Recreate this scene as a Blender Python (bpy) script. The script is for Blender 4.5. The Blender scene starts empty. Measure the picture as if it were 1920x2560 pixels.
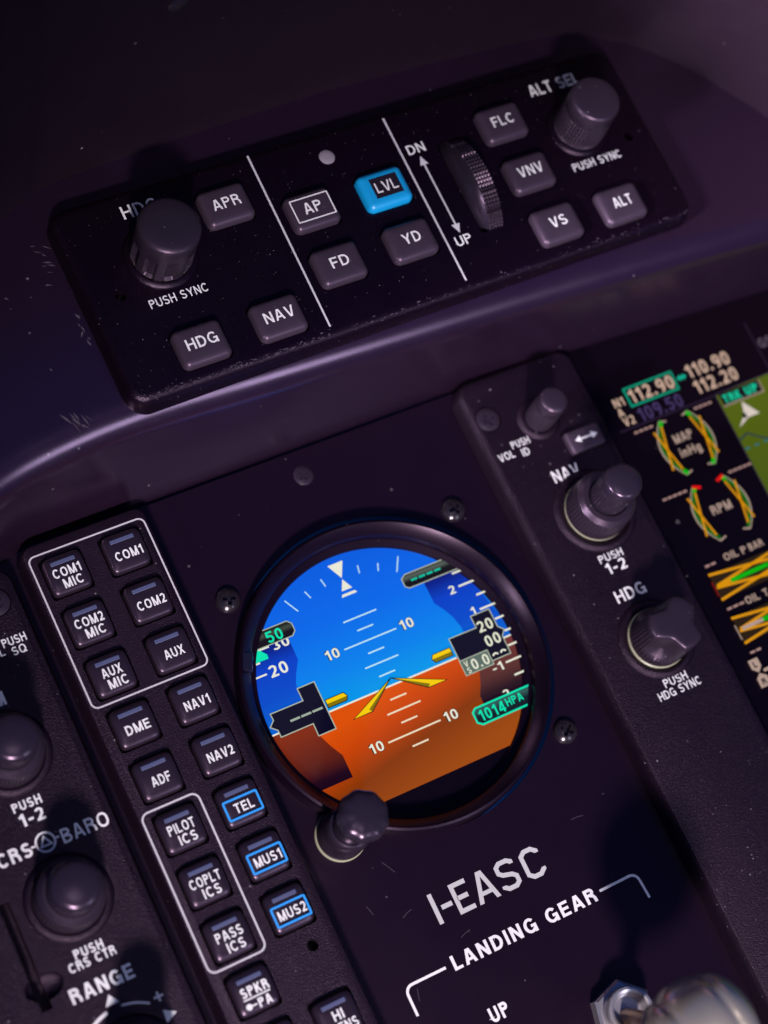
import bpy, bmesh, math, random
from mathutils import Vector, Matrix
random.seed(7)
C = bpy.context.scene.collection
SC = bpy.context.scene
SC.unit_settings.system = 'METRIC'
SC.unit_settings.scale_length = 0.01      # one unit is one centimetre; helpers below take millimetres
U = 0.1

# ------------------------------------------------------------------ camera, light, exposure
cd = bpy.data.cameras.new('camera'); cam = bpy.data.objects.new('camera', cd); C.objects.link(cam)
cd.sensor_fit = 'VERTICAL'; cd.sensor_height = 36; cd.lens = 67.5
cd.clip_start = 1; cd.clip_end = 2000
Rw = Matrix(((0.86906126, -0.42992294, 0.24474229), (0.3357973, 0.87595153, 0.34633667), (-0.36328046, -0.21880398, 0.90562251)))
cam.matrix_world = Matrix.Translation(Vector((-163.28, -68.37, 445.4)) * U) @ Rw.transposed().to_4x4()
cd.dof.use_dof = True
cd.dof.focus_distance = 46.4
cd.dof.aperture_fstop = 0.075
SC.camera = cam

w = bpy.data.worlds.new('World'); SC.world = w; w.use_nodes = True
w.node_tree.nodes['Background'].inputs[0].default_value = (0.012, 0.16, 0.80, 1)
w.node_tree.nodes['Background'].inputs[1].default_value = 0.19

def lamp(name, kind, d, dist, power, col, target, **kw):
    l = bpy.data.lights.new(name, kind); l.energy = power; l.color = col
    for k, v in kw.items(): setattr(l, k, v)
    o = bpy.data.objects.new(name, l); C.objects.link(o)
    d = Vector(d).normalized(); o.location = Vector(target) + d * dist
    o.rotation_euler = (-d).to_track_quat('-Z', 'Y').to_euler()
    return o
# sunlight through a side window: a soft edged patch over the panel, and an added spot from the left to brighten the hood's right side
lamp('key_lamp', 'SPOT', (-0.38, -0.66, 0.64), 110, 860000, (1.0, 0.90, 0.93), (0.5, -1.5, 1), spot_size=math.radians(20), spot_blend=.8, shadow_soft_size=6.5)
lamp('hood_fill_lamp', 'SPOT', (-0.93, -0.10, 0.36), 100, 3000000, (0.95, 0.88, 1.0), (15.5, 9.5, 9), spot_size=math.radians(13), spot_blend=1.0, shadow_soft_size=9)
lamp('lip_highlight_lamp', 'AREA', (0.33, -0.77, 0.53), 90, 10500, (0.80, 0.82, 1.0), (-6, 7, 3), shape='RECTANGLE', size=15, size_y=22)  # added area light, placed to draw the highlight along the glareshield lip
lamp('sheen_lamp', 'AREA', (0.02, -0.06, 1.0), 105, 5200, (1.0, 0.93, 0.98), (-13, -9, 0), shape='DISK', size=30)  # added soft light beyond the camera for sheen on the lower left panels

SC.view_settings.view_transform = 'Standard'; SC.view_settings.look = 'None'
SC.view_settings.gamma = 1; SC.view_settings.use_curve_mapping = False; SC.view_settings.exposure = 0.0

# ------------------------------------------------------------------ materials
def mat(name, col, rough=0.5, metal=0.0, spec=0.5, bump=0, bscale=60, dust=0, dscale=5, mottle=0, coat=0, emit=None, estr=1, aniso=0):
    m = bpy.data.materials.new(name); m.use_nodes = True
    nt = m.node_tree; b = nt.nodes['Principled BSDF']; L = nt.links.new
    b.inputs['Base Color'].default_value = (*col, 1); b.inputs['Roughness'].default_value = rough
    b.inputs['Metallic'].default_value = metal; b.inputs['Specular IOR Level'].default_value = spec
    b.inputs['Coat Weight'].default_value = coat
    if not metal and max(col) < .1: b.inputs['Specular Tint'].default_value = (1, .70, 1, 1)
    b.inputs['Anisotropic'].default_value = aniso
    if emit:
        b.inputs['Emission Color'].default_value = (*emit, 1); b.inputs['Emission Strength'].default_value = estr
    if bump or dust or mottle:
        tc = nt.nodes.new('ShaderNodeTexCoord')
        out = None
        if mottle:
            n = nt.nodes.new('ShaderNodeTexNoise'); n.inputs['Scale'].default_value = 1.6; n.inputs['Detail'].default_value = 8; n.inputs['Roughness'].default_value = .65
            L(tc.outputs['Object'], n.inputs['Vector'])
            mx = nt.nodes.new('ShaderNodeMix'); mx.data_type = 'RGBA'
            mx.inputs[6].default_value = (*[c * (1 - mottle) for c in col], 1); mx.inputs[7].default_value = (*[min(1, c * (1 + mottle)) for c in col], 1)
            L(n.outputs[0], mx.inputs[0]); out = mx.outputs[2]
            r = nt.nodes.new('ShaderNodeMapRange'); r.inputs[3].default_value = max(.05, rough - .05); r.inputs[4].default_value = rough + .06
            n2 = nt.nodes.new('ShaderNodeTexNoise'); n2.inputs['Scale'].default_value = 0.7; n2.inputs['Detail'].default_value = 6
            L(tc.outputs['Object'], n2.inputs['Vector']); L(n2.outputs[0], r.inputs[0]); L(r.outputs[0], b.inputs['Roughness'])
        if dust:
            v = nt.nodes.new('ShaderNodeTexVoronoi'); v.inputs['Scale'].default_value = dscale; v.inputs['Randomness'].default_value = 1
            L(tc.outputs['Object'], v.inputs['Vector'])
            sep = nt.nodes.new('ShaderNodeSeparateColor'); L(v.outputs['Color'], sep.inputs[0])
            p = nt.nodes.new('ShaderNodeMath'); p.operation = 'POWER'; L(sep.outputs[0], p.inputs[0]); p.inputs[1].default_value = 4 if dscale > 5.5 else 14
            th = nt.nodes.new('ShaderNodeMath'); th.operation = 'MULTIPLY'; L(p.outputs[0], th.inputs[0]); th.inputs[1].default_value = 0.15 if dscale > 5.5 else .16
            lt = nt.nodes.new('ShaderNodeMath'); lt.operation = 'LESS_THAN'; L(v.outputs['Distance'], lt.inputs[0]); L(th.outputs[0], lt.inputs[1])
            f = nt.nodes.new('ShaderNodeMath'); f.operation = 'MULTIPLY'; L(lt.outputs[0], f.inputs[0]); L(sep.outputs[1], f.inputs[1])
            f2 = nt.nodes.new('ShaderNodeMath'); f2.operation = 'MULTIPLY'; L(f.outputs[0], f2.inputs[0]); f2.inputs[1].default_value = dust
            mx = nt.nodes.new('ShaderNodeMix'); mx.data_type = 'RGBA'
            mx.inputs[6].default_value = (*col, 1); mx.inputs[7].default_value = (.42, .38, .42, 1)
            if out: L(out, mx.inputs[6])
            L(f2.outputs[0], mx.inputs[0]); out = mx.outputs[2]
        if out: L(out, b.inputs['Base Color'])
        if bump:
            n = nt.nodes.new('ShaderNodeTexNoise'); n.inputs['Scale'].default_value = bscale; n.inputs['Detail'].default_value = 3
            L(tc.outputs['Object'], n.inputs['Vector'])
            bp = nt.nodes.new('ShaderNodeBump'); bp.inputs['Strength'].default_value = bump; bp.inputs['Distance'].default_value = .02
            L(n.outputs[0], bp.inputs['Height']); L(bp.outputs[0], b.inputs['Normal'])
    return m

M = {}
M['plate'] = mat('plate_paint', (.0060, .0022, .0070), .32, spec=.36, bump=.12, bscale=45, dust=.2, dscale=4, mottle=.12)
M['bezel'] = mat('textured_black_bezel', (.0056, .0024, .0064), .37, spec=.32, bump=1.0, bscale=34, dust=.7, dscale=7, mottle=.25)
M['audio'] = mat('textured_audio_face', (.0072, .0033, .0081), .38, spec=.36, bump=1.0, bscale=30, dust=.4, dscale=6, mottle=.3)
M['dusty'] = mat('dusty_black_face', (.0032, .0010, .0036), .27, spec=.34, bump=.4, bscale=45, dust=.65, dscale=15, mottle=.3)
M['moulding'] = mat('glareshield_plastic', (.0100, .0042, .0118), .24, spec=1.0, bump=.05, bscale=30, dust=.25, dscale=4, mottle=.15)
M['hood'] = mat('hood_plastic', (.0085, .0044, .0088), .5, spec=.15, bump=.15, bscale=18, dust=.5, dscale=4, mottle=.2)
M['key'] = mat('grey_rubber_key', (.034, .0225, .037), .36, bump=.10, bscale=70, dust=.25, dscale=7)
M['akey'] = mat('dark_button_plastic', (.0145, .009, .016), .28, bump=.08, bscale=60, dust=.2, dscale=6)
M['knob'] = mat('knob_plastic', (.017, .0115, .0195), .34, bump=.15, bscale=60, dust=.35, dscale=7)
M['knobcap'] = mat('knob_cap_plastic', (.015, .0105, .0185), .24, bump=.06, bscale=50, dust=.4, dscale=4)
M['black'] = mat('deep_black', (.004, .003, .005), .6, spec=.2)
M['gloss'] = mat('glossy_black', (.003, .0015, .004), .25, spec=.2, dust=.3, dscale=2.5)
M['paint'] = mat('white_lettering', (.72, .70, .72), .6)
M['paintg'] = mat('grey_lettering', (.50, .47, .52), .6, mottle=.12)
M['regpaint'] = mat('silver_lettering', (.48, .47, .48), .5, mottle=.08)
M['led'] = mat('unlit_indicator', (.060, .068, .15), .5)
M['bluep'] = mat('blue_line_paint', (.02, .28, .78), .5)
M['bluekey'] = mat('blue_key_plastic', (.004, .26, .56), .38, bump=.05)
M['ivory'] = mat('ivory_light_ring', (.27, .26, .18), .4)
M['steel'] = mat('screw_steel', (.30, .27, .27), .28, metal=1)
M['darksteel'] = mat('black_oxide_screw', (.022, .016, .024), .2, metal=.4)
M['head'] = mat('dark_screw_head', (.022, .014, .025), .3, metal=.1)
M['nickel'] = mat('satin_nickel', (.70, .60, .47), .27, metal=.74, bump=.06, bscale=14)
M['chrome'] = mat('bushing_metal', (.52, .48, .50), .28, metal=.75)
M['brass'] = mat('lever_brass', (.50, .34, .24), .3, metal=1)
M['sensor'] = mat('grey_sensor_lens', (.21, .18, .22), .35)
M['scuff'] = mat('scuff_marks', (.065, .052, .07), .6)
M['glassy'] = mat('clear_plastic', (.008, .008, .02), .12)

def emis(name, col, s=1.0):
    k = 'e_' + name
    if k not in M:
        m = bpy.data.materials.new('lit_' + name); m.use_nodes = True
        b = m.node_tree.nodes['Principled BSDF']
        b.inputs['Base Color'].default_value = (.004, .004, .004, 1); b.inputs['Roughness'].default_value = .25
        b.inputs['Specular IOR Level'].default_value = .15
        def lin(c): c /= 255; return c / 12.92 if c <= .04045 else ((c + .055) / 1.055) ** 2.4
        b.inputs['Emission Color'].default_value = (*[lin(c) for c in col], 1); b.inputs['Emission Strength'].default_value = s
        M[k] = m
    return M[k]
def grad(name, stops, y0, y1, xs=None):
    """lit display area whose colour runs along the display's own height (y0..y1 in mm)"""
    m = bpy.data.materials.new('lit_' + name); m.use_nodes = True; nt = m.node_tree; L = nt.links.new
    b = nt.nodes['Principled BSDF']; b.inputs['Base Color'].default_value = (.004, .004, .004, 1); b.inputs['Roughness'].default_value = .25
    b.inputs['Specular IOR Level'].default_value = .15
    tc = nt.nodes.new('ShaderNodeTexCoord'); sp = nt.nodes.new('ShaderNodeSeparateXYZ'); L(tc.outputs['Object'], sp.inputs[0])
    mr = nt.nodes.new('ShaderNodeMapRange'); mr.inputs[1].default_value = y0 * U; mr.inputs[2].default_value = y1 * U
    src = sp.outputs[1]
    if xs:
        mm = nt.nodes.new('ShaderNodeMath'); mm.operation = 'MULTIPLY_ADD'; L(sp.outputs[0], mm.inputs[0]); mm.inputs[1].default_value = xs; L(sp.outputs[1], mm.inputs[2]); src = mm.outputs[0]
    L(src, mr.inputs[0])
    cr = nt.nodes.new('ShaderNodeValToRGB'); L(mr.outputs[0], cr.inputs[0])
    def lin(c): c /= 255; return c / 12.92 if c <= .04045 else ((c + .055) / 1.055) ** 2.4
    while len(cr.color_ramp.elements) < len(stops): cr.color_ramp.elements.new(.5)
    for e, (p, c) in zip(cr.color_ramp.elements, stops): e.position = p; e.color = (*[lin(q) for q in c], 1)
    L(cr.outputs[0], b.inputs['Emission Color']); b.inputs['Emission Strength'].default_value = 1
    return m

# ------------------------------------------------------------------ mesh helpers (millimetres)
class MB:
    def __init__(s): s.v = []; s.f = []
    def add(s, vs, fs):
        o = len(s.v); s.v += [tuple(p) for p in vs]; s.f += [tuple(i + o for i in f) for f in fs]; return s
    def loops(s, L, closed_top=True, closed_bot=True):
        n = len(L[0]); vs = [p for l in L for p in l]; fs = []
        for k in range(len(L) - 1):
            for i in range(n):
                j = (i + 1) % n; fs.append((k * n + i, k * n + j, (k + 1) * n + j, (k + 1) * n + i))
        if closed_bot: fs.append(tuple(range(n - 1, -1, -1)))
        if closed_top: fs.append(tuple((len(L) - 1) * n + i for i in range(n)))
        return s.add(vs, fs)
    def mesh(s, name, m, smooth=None):
        me = bpy.data.meshes.new(name); me.from_pydata([(x * U, y * U, z * U) for x, y, z in s.v], [], s.f); me.update()
        if m: me.materials.append(m)
        if smooth is not None:
            for p in me.polygons: p.use_smooth = True
            try: me.set_sharp_from_angle(angle=math.radians(smooth))
            except Exception: pass
        return me
    def build(s, name, m, parent=None, loc=(0, 0, 0), smooth=None, label=None):
        o = bpy.data.objects.new(name, s.mesh(name, m, smooth)); C.objects.link(o)
        o.location = Vector(loc) * U
        if parent: o.parent = parent
        if label: o['label'] = label
        return o
def thing(name, label, cat, loc=(0, 0, 0), group=None):
    o = bpy.data.objects.new(name, None); C.objects.link(o); o.location = Vector(loc) * U; o.empty_display_size = .5
    o['label'] = label; o['category'] = cat
    if group: o['group'] = group
    return o
def rr(cx, cy, wd, ht, r, z, n=6, inset=0):
    wd -= 2 * inset; ht -= 2 * inset; r = max(.02, r - inset); P = []
    for qx, qy, a0 in ((1, 1, 0), (-1, 1, 90), (-1, -1, 180), (1, -1, 270)):
        for k in range(n + 1):
            a = math.radians(a0 + 90 * k / n)
            P.append((cx + qx * (wd / 2 - r) + r * math.cos(a), cy + qy * (ht / 2 - r) + r * math.sin(a), z))
    return P
def rbox(mb, cx, cy, wd, ht, r, prof, n=6):
    """rounded rectangle solid; prof = [(inset, z)...] bottom to top"""
    return mb.loops([rr(cx, cy, wd, ht, r, z, n, i) for i, z in prof])
def circ(cx, cy, r, z, n=48): return [(cx + r * math.cos(2 * math.pi * k / n), cy + r * math.sin(2 * math.pi * k / n), z) for k in range(n)]
def lathe(mb, cx, cy, prof, n=64, mod=None):
    Ls = []
    for r, z in prof:
        l = []
        for k in range(n):
            a = 2 * math.pi * k / n; q = r if mod is None else mod(r, z, a, k)
            l.append((cx + q * math.cos(a), cy + q * math.sin(a), z))
        Ls.append(l)
    return mb.loops(Ls)
def cut(o, cutters):
    """subtract closed solids (MB) from an object's mesh, for good"""
    co = cutters.build('cutter', None)
    md = o.modifiers.new('b', 'BOOLEAN'); md.object = co; md.operation = 'DIFFERENCE'; md.solver = 'EXACT'
    dg = bpy.context.evaluated_depsgraph_get(); dg.update()
    me = bpy.data.meshes.new_from_object(o.evaluated_get(dg)); me.name = o.name
    o.modifiers.clear(); o.data = me
    bpy.data.objects.remove(co)
    for p in me.polygons: p.use_smooth = True
    try: me.set_sharp_from_angle(angle=math.radians(28))
    except Exception: pass
def clip(poly, ylo, yhi):
    for s, lim in ((1, yhi), (-1, -ylo)):
        out = []
        for i in range(len(poly)):
            a, b = poly[i - 1], poly[i]; ia, ib = s * a[1] <= lim, s * b[1] <= lim
            if ia != ib:
                t = (lim - s * a[1]) / (s * b[1] - s * a[1]); out.append((a[0] + t * (b[0] - a[0]), a[1] + t * (b[1] - a[1])))
            if ib: out.append(b)
        poly = out
        if not poly: return []
    return poly
def strip(pts, wd, closed=False):
    """thick polyline -> quads (2D), mitred"""
    n = len(pts); Lp, Rp = [], []
    for i in range(n):
        p = Vector(pts[i]).to_2d()
        a = Vector(pts[i - 1]).to_2d() if (i > 0 or closed) else None
        b = Vector(pts[(i + 1) % n]).to_2d() if (i < n - 1 or closed) else None
        d1 = (p - a).normalized() if a is not None else None; d2 = (b - p).normalized() if b is not None else None
        if d1 is None: d1 = d2
        if d2 is None: d2 = d1
        n1 = Vector((-d1.y, d1.x)); n2 = Vector((-d2.y, d2.x)); m_ = (n1 + n2)
        m_ = m_.normalized() if m_.length > 1e-6 else n1
        k = wd / 2 / max(.35, m_.dot(n1)); Lp.append(p + m_ * k); Rp.append(p - m_ * k)
    q = []
    for i in range(n if closed else n - 1):
        j = (i + 1) % n; q.append([tuple(Rp[i]), tuple(Rp[j]), tuple(Lp[j]), tuple(Lp[i])])
    return q
def line(mb, pts, wd, z, closed=False):
    for q in strip(pts, wd, closed): mb.add([(x, y, z) for x, y in q], [(0, 1, 2, 3)])
    return mb
def poly(mb, pts, z): return mb.add([(x, y, z) for x, y in pts], [tuple(range(len(pts)))])
def rrl(mb, x0, y0, x1, y1, r, wd, z):
    return line(mb, [p[:2] for p in rr((x0 + x1) / 2, (y0 + y1) / 2, x1 - x0, y1 - y0, r, 0, 5)], wd, z, True)

# ------------------------------------------------------------------ a plain grotesque alphabet drawn as strokes (cap height 1)
def arc(cx, cy, rx, ry, a0, a1, n=14): return [(cx + rx * math.cos(math.radians(a0 + (a1 - a0) * k / n)), cy + ry * math.sin(math.radians(a0 + (a1 - a0) * k / n))) for k in range(n + 1)]
def ex(a, b, e=.15):
    d = (Vector(b) - Vector(a)).normalized() * e; return [(a[0] - d.x, a[1] - d.y), (b[0] + d.x, b[1] + d.y)]
def oval(x0, x1, y0, y1, h, n=28):
    cx, cy, rx, ry = (x0 + x1) / 2, (y0 + y1) / 2, (x1 - x0) / 2 - h, (y1 - y0) / 2 - h; P = []
    for k in range(n):
        a = 2 * math.pi * k / n; c, s = math.cos(a), math.sin(a); e = 2 / 2.35
        P.append((cx + rx * math.copysign(abs(c) ** e, c), cy + ry * math.copysign(abs(s) ** e, s)))
    return P
def glyph(c, w):
    h = w / 2; O = lambda *a: (a[0], True); S = lambda p: (p, False); X = lambda a, b: (ex(a, b), False)
    V = lambda x, a=0, b=1: S([(x, a), (x, b)]); Hz = lambda y, a, b: S([(a, y), (b, y)])
    if c == 'A': W = .74; return W, [X((h * .95, 0), (W / 2 - .03, 1)), X((W - h * .95, 0), (W / 2 + .03, 1)), Hz(.30, .2, W - .2)]
    if c == 'B': W = .66; return W, [V(h), S([(h, 1 - h), (.36, 1 - h)] + arc(.36, .745 + h * .1, .26 - h, .255 - h * 1.1, 90, -90) + [(h, .49)]), S([(h, .49), (.38, .49)] + arc(.38, .245 + h / 2, .28 - h, .245 - h / 2, 90, -90) + [(h, h)])]
    if c == 'C': W = .74; return W, [S(arc(.39, .5, .39 - h, .5 - h, 42, 318, 26))]
    if c == 'D': W = .70; return W, [V(h), S([(h, 1 - h), (.30, 1 - h)] + arc(.30, .5, .40 - h, .5 - h, 90, -90, 20) + [(h, h)])]
    if c == 'E': W = .60; return W, [V(h), Hz(1 - h, h, W), Hz(.51, h, W - .04), Hz(h, h, W)]
    if c == 'F': W = .57; return W, [V(h), Hz(1 - h, h, W), Hz(.50, h, W - .06)]
    if c == 'G': W = .78; return W, [S(arc(.39, .5, .39 - h, .5 - h, 42, 322, 26)), S([(.44, .46), (W - h, .46), (W - h, 0)])]
    if c == 'H': W = .70; return W, [V(h), V(W - h), Hz(.52, h, W - h)]
    if c == 'I': return w, [V(h)]
    if c == 'K': W = .70; return W, [V(h), X((h, .30), (W - .12, 1)), X((.28, .60), (W - .08, 0))]
    if c == 'L': W = .55; return W, [V(h), Hz(h, h, W)]
    if c == 'M': W = .84; return W, [V(h), V(W - h), X((h * 1.15, 1), (W / 2 - .02, 0)), X((W - h * 1.15, 1), (W / 2 + .02, 0))]
    if c == 'N': W = .71; return W, [V(h), V(W - h), X((h * 1.1, 1), (W - h * 1.1, 0))]
    if c == 'O': W = .78; return W, [(oval(0, W, 0, 1, h), True)]
    if c == 'Q': W = .78; return W, [(oval(0, W, 0, 1, h), True), S([(.48, .28), (.76, .02)])]
    if c in 'PR':
        W = .64; g = [V(h), S([(h, 1 - h), (.36, 1 - h)] + arc(.36, .73, .27 - h, .27 - h, 90, -90) + [(h, .46 + h)])]
        if c == 'R': W = .69; g.append(S([(.34, .50), (W - .20, .46), (W - h - .02, .30), (W - h, 0)]))
        return W, g
    if c == 'S':
        W = .66; return W, [S(arc(.33, .735, .29 - h + .02, .265 - h, 25, 180, 14) + arc(.33, .735, .29 - h + .02, .235, 180, 262, 6)[1:] + arc(.33, .275, .33 - h, .235, 82, 0, 6) + arc(.33, .275, .33 - h, .275 - h, 0, -160, 14)[1:])]
    if c == 'T': W = .62; return W, [Hz(1 - h, 0, W), V(W / 2)]
    if c == 'U': W = .70; return W, [S([(h, 1), (h, .36)] + arc(W / 2, .36, W / 2 - h, .36 - h, 180, 360, 16) + [(W - h, 1)])]
    if c == 'V': W = .72; return W, [X((h * .95, 1), (W / 2 - .03, 0)), X((W - h * .95, 1), (W / 2 + .03, 0))]
    if c == 'X': W = .70; return W, [X((h, 0), (W - h, 1)), X((h, 1), (W - h, 0))]
    if c == 'Y': W = .72; return W, [X((h * .95, 1), (W / 2, .42)), X((W - h * .95, 1), (W / 2, .42)), V(W / 2, 0, .46)]
    if c == '0': W = .56; return W, [(oval(0, W, 0, 1, h), True)]
    if c == '1': W = .40; return W, [V(W - h - .02), S([(.02, .74), (.15, .77), (W - h - .02, .94)])]
    if c == '2': W = .56; return W, [S(arc(.28, .72, .28 - h, .28 - h, 165, -20, 14) + [(.42, .48), (h + .03, h + .02)]), Hz(h, .01, W)]
    if c == '3': W = .56; return W, [S(arc(.27, .735, .26 - h, .265 - h, 150, -80, 12)), S(arc(.27, .27, .29 - h, .27 - h, 90, -155, 14))]
    if c == '4': W = .60; return W, [V(W - .16), S([(W - .18, .96), (h, .30)]), Hz(.27, .02, W)]
    if c == '5': W = .56; return W, [Hz(1 - h, .10, W - .03), S([(.12, 1), (.08, .50)]), S([(.09, .54), (.16, .60)] + arc(.27, .33, .29 - h, .33 - h, 95, -155, 16))]
    if c == '9': W = .56; return W, [(oval(0, W, .36, 1, h), True), S([(W - h, .66), (W - h, .5)] + arc(.26, .42, .30 - h, .42 - h, 0, -100, 12))]
    if c == '6': W = .56; return W, [(oval(0, W, 0, .64, h), True), S([(h, .34), (h, .5)] + arc(.30, .58, .30 - h, .42 - h, 180, 80, 12))]
    if c == '-': return .34, [Hz(.40, 0, .34)]
    if c == '.': return w * 1.1, [S([(w * .55, 0), (w * .55, w * 1.15)])]
    if c == 'i': return w, [V(h, 0, .70), V(h, .83, 1)]
    if c == 'n': W = .52; return W, [V(h, 0, .70), S([(h, .40)] + arc(W / 2, .42, W / 2 - h, .28 - h, 180, 0, 12) + [(W - h, 0)])]
    if c == 'g': W = .54; return W, [(oval(0, W, 0, .70, h), True), S([(W - h, .70), (W - h, -.05)] + arc(W / 2, -.05, W / 2 - h, .2 - h * .5, 0, -150, 12))]
    if c == '*': return .5, [S([(.25, .2), (.25, .8)]), S([(-.02, .5), (.52, .5)])]
    return .30, []
def text(mb, s, x, y, cap, z, width=None, weight=.15, align='C', track=None):
    """x,y = middle of the cap-height line (or its left/right end)"""
    tr = weight * .55 + .08 if track is None else track
    gl = [glyph(c, weight) for c in s]; tot = sum(g[0] for g in gl) + tr * (len(gl) - 1)
    sx = cap if width is None else width / tot
    x0 = x - (tot * sx / 2 if align == 'C' else 0 if align == 'L' else tot * sx)
    y0 = y - cap / 2; k = 0; pen = 0
    for c, (W, st) in zip(s, gl):
        for pts, closed in st:
            for q in strip(pts, weight, closed):
                q = clip(q, 0 if c != 'g' else -.4, 1)
                if len(q) > 2: mb.add([(x0 + (pen + a) * sx, y0 + b * cap, z + k * .006) for a, b in q], [tuple(range(len(q)))])
            k = (k + 1) % 6
        pen += W + tr
    return mb

# ------------------------------------------------------------------ shared small parts
def screw(parent, x, y, z, r, m, cone=False, name='screw', rot=.4, h=.9, label=None):
    b = MB(); n = 40
    if cone: prof = [(r, -.6), (r, .15), (r * .93, .28), (r * .5, .30), (r * .42, .30), (r * .12, -.05)]
    else: prof = [(r, -.6), (r, .1), (r * .9, h * .5), (r * .65, h * .85), (r * .3, h)]
    lathe(b, 0, 0, prof, n)
    o = b.build(name, m, parent, (x, y, z), 30, label)
    if not cone:
        c = MB(); L_, W_ = r * .52, r * .16
        for a in (rot, rot + math.pi / 2):
            ca, sa = math.cos(a), math.sin(a); P = [(-L_, -W_), (L_, -W_), (L_, W_), (-L_, W_)]
            c.loops([[(px * ca - py * sa, px * sa + py * ca, zz) for px, py in P] for zz in ((h * .35, h + 1))]); 
            co = c
            if a == rot: c1 = c; c = MB()
        for cc in (c1, c):
            cc.v = [(vx + x, vy + y, vz + z) for vx, vy, vz in cc.v]
            pl = o.parent; 
            ox = Vector(o.location); off = pl.location if pl else Vector((0, 0, 0))
            cc.v = [(vx + off.x / U, vy + off.y / U, vz + off.z / U) for vx, vy, vz in cc.v]
            bpy.context.view_layer.update(); cut(o, cc)
    return o
def knurl(n_ribs, depth, z0, z1, rows=0):
    def f(r, z, a, k):
        if z0 < z < z1:
            q = math.cos(a * n_ribs); return r - depth * (.5 - .5 * q) 
        return r
    return f

# ================================================================== GLARESHIELD
gs = thing('glareshield', 'dark purple black glareshield with curved lower lip and deep hood around the autopilot keys', 'glareshield', (0, 100, 28))
gz = lambda z: z - 28
lip = [(-140, 32), (-118, 48), (-102, 58.5), (-92, 64.6), (-78, 70.3), (-63, 73.4), (-41, 74.9), (-5, 73.6), (33, 72.2), (74, 70.7), (140, 67.6), (190, 65.3)]
arch = [(-140, 60), (-118, 86), (-100, 101), (-84, 111), (-70, 118), (-56, 124.2), (-46, 128), (-36, 130.4), (0, 131.2), (40, 131.4), (80, 131.2), (108, 130.2), (117, 127.8), (124, 124.6), (131, 120.6), (141, 111.6), (150, 100.4), (156, 92), (164, 78), (172, 60), (178, 40)]
def spline(pts, n):
    out = []
    for i in range(len(pts) - 1):
        p0 = pts[max(0, i - 1)]; p1 = pts[i]; p2 = pts[i + 1]; p3 = pts[min(len(pts) - 1, i + 2)]
        for k in range(n):
            t = k / n
            out.append(tuple(.5 * (2 * b + (c - a) * t + (2 * a - 5 * b + 4 * c - d) * t * t + (-a + 3 * b - 3 * c + d) * t ** 3) for a, b, c, d in zip(p0, p1, p2, p3)))
    out.append(pts[-1]); return out
def atx(curve, x):
    for (x0, y0), (x1, y1) in zip(curve, curve[1:]):
        if x0 <= x <= x1: return y0 + (y1 - y0) * (x - x0) / (x1 - x0 + 1e-9)
    return curve[0][1] if x < curve[0][0] else curve[-1][1]
lipS = spline(lip, 6)
# moulding: from under the hood down over the face, round the lip, back under to the panel
mb = MB(); cols = []
xs = [-140 + 330 * k / 110 for k in range(111)]
for x in xs:
    lv = atx(lipS, x) - 2.4; foot = min(64.5, lv - 5)
    R_ = 9.0; row = [(x, 150, 28)] + [(x, lv + t, 28) for t in (60, 40, 20, 12)]
    row += [(x, lv + R_ - R_ * math.sin(math.radians(a)), 28 - R_ + R_ * math.cos(math.radians(a))) for a in (0, 8, 16, 24, 32, 40, 48, 56, 64, 72, 80)]
    row += [(x, lv + .14 + (foot - lv - .14) * t, 20.5 + (-.5 - 20.5) * t) for t in (.2, .4, .6, .8, 1)] + [(x, foot + .1, -9)]
    cols.append([(a, b - 100, gz(c)) for a, b, c in row])
n = len(cols[0]); vs = [p for c in cols for p in c]
mb.add(vs, [(i * n + j, i * n + j + 1, (i + 1) * n + j + 1, (i + 1) * n + j) for i in range(len(cols) - 1) for j in range(n - 1)])
mb.build('moulding', M['moulding'], gs, (0, -.9, 2.6), smooth=50)
# hood: the arch pulled forward over the panel, flaring slightly, with its own thickness
arS = [(x, y + (10.0 if 0 < i < len(arch) * 6 - 12 else 0) * min(1, max(0, 1 - abs(x - 40) / 130)) ** .3) for i, (x, y) in enumerate(spline(arch, 6))]
prof = [(26, 0), (29, 0.2), (34, .6), (50, 1.2), (75, 2.5), (100, 4.5), (125, 7), (150, 10)]
mb = MB(); cx0, cy0 = 50, 40
def flare(p, d):
    v = Vector((p[0] - cx0, (p[1] - cy0) * 1.6)).normalized(); return (p[0] + v.x * d, p[1] + v.y * d)
rows = [[(*flare(p, d), z) for p in arS] for z, d in prof] + [[(*flare(p, d + 4), z) for p in arS] for z, d in reversed(prof)]
n = len(arS); vs = [(a, b - 100, gz(c)) for r in rows for a, b, c in r]
fs = [(k * n + i, k * n + i + 1, (k + 1) * n + i + 1, (k + 1) * n + i) for k in range(len(rows) - 1) for i in range(n - 1)]
fs += [((len(rows) - 1) * n + i, (len(rows) - 1) * n + i + 1, i + 1, i) for i in range(n - 1)]
mb.add(vs, fs).build('hood', M['hood'], gs, smooth=60)
# screw in the hood's underside
b = MB()
for a in range(1):
    pr = [(3.4, 0), (3.3, .8), (2.4, 1.7), (1.0, 2.0)]
    lathe(b, 0, 0, pr, 32)
so = b.build('screw', M['darksteel'], gs, (-10.5, 144.6 - 100, gz(87)), 40)
so.rotation_euler = (math.radians(90), 0, 0)
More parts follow.
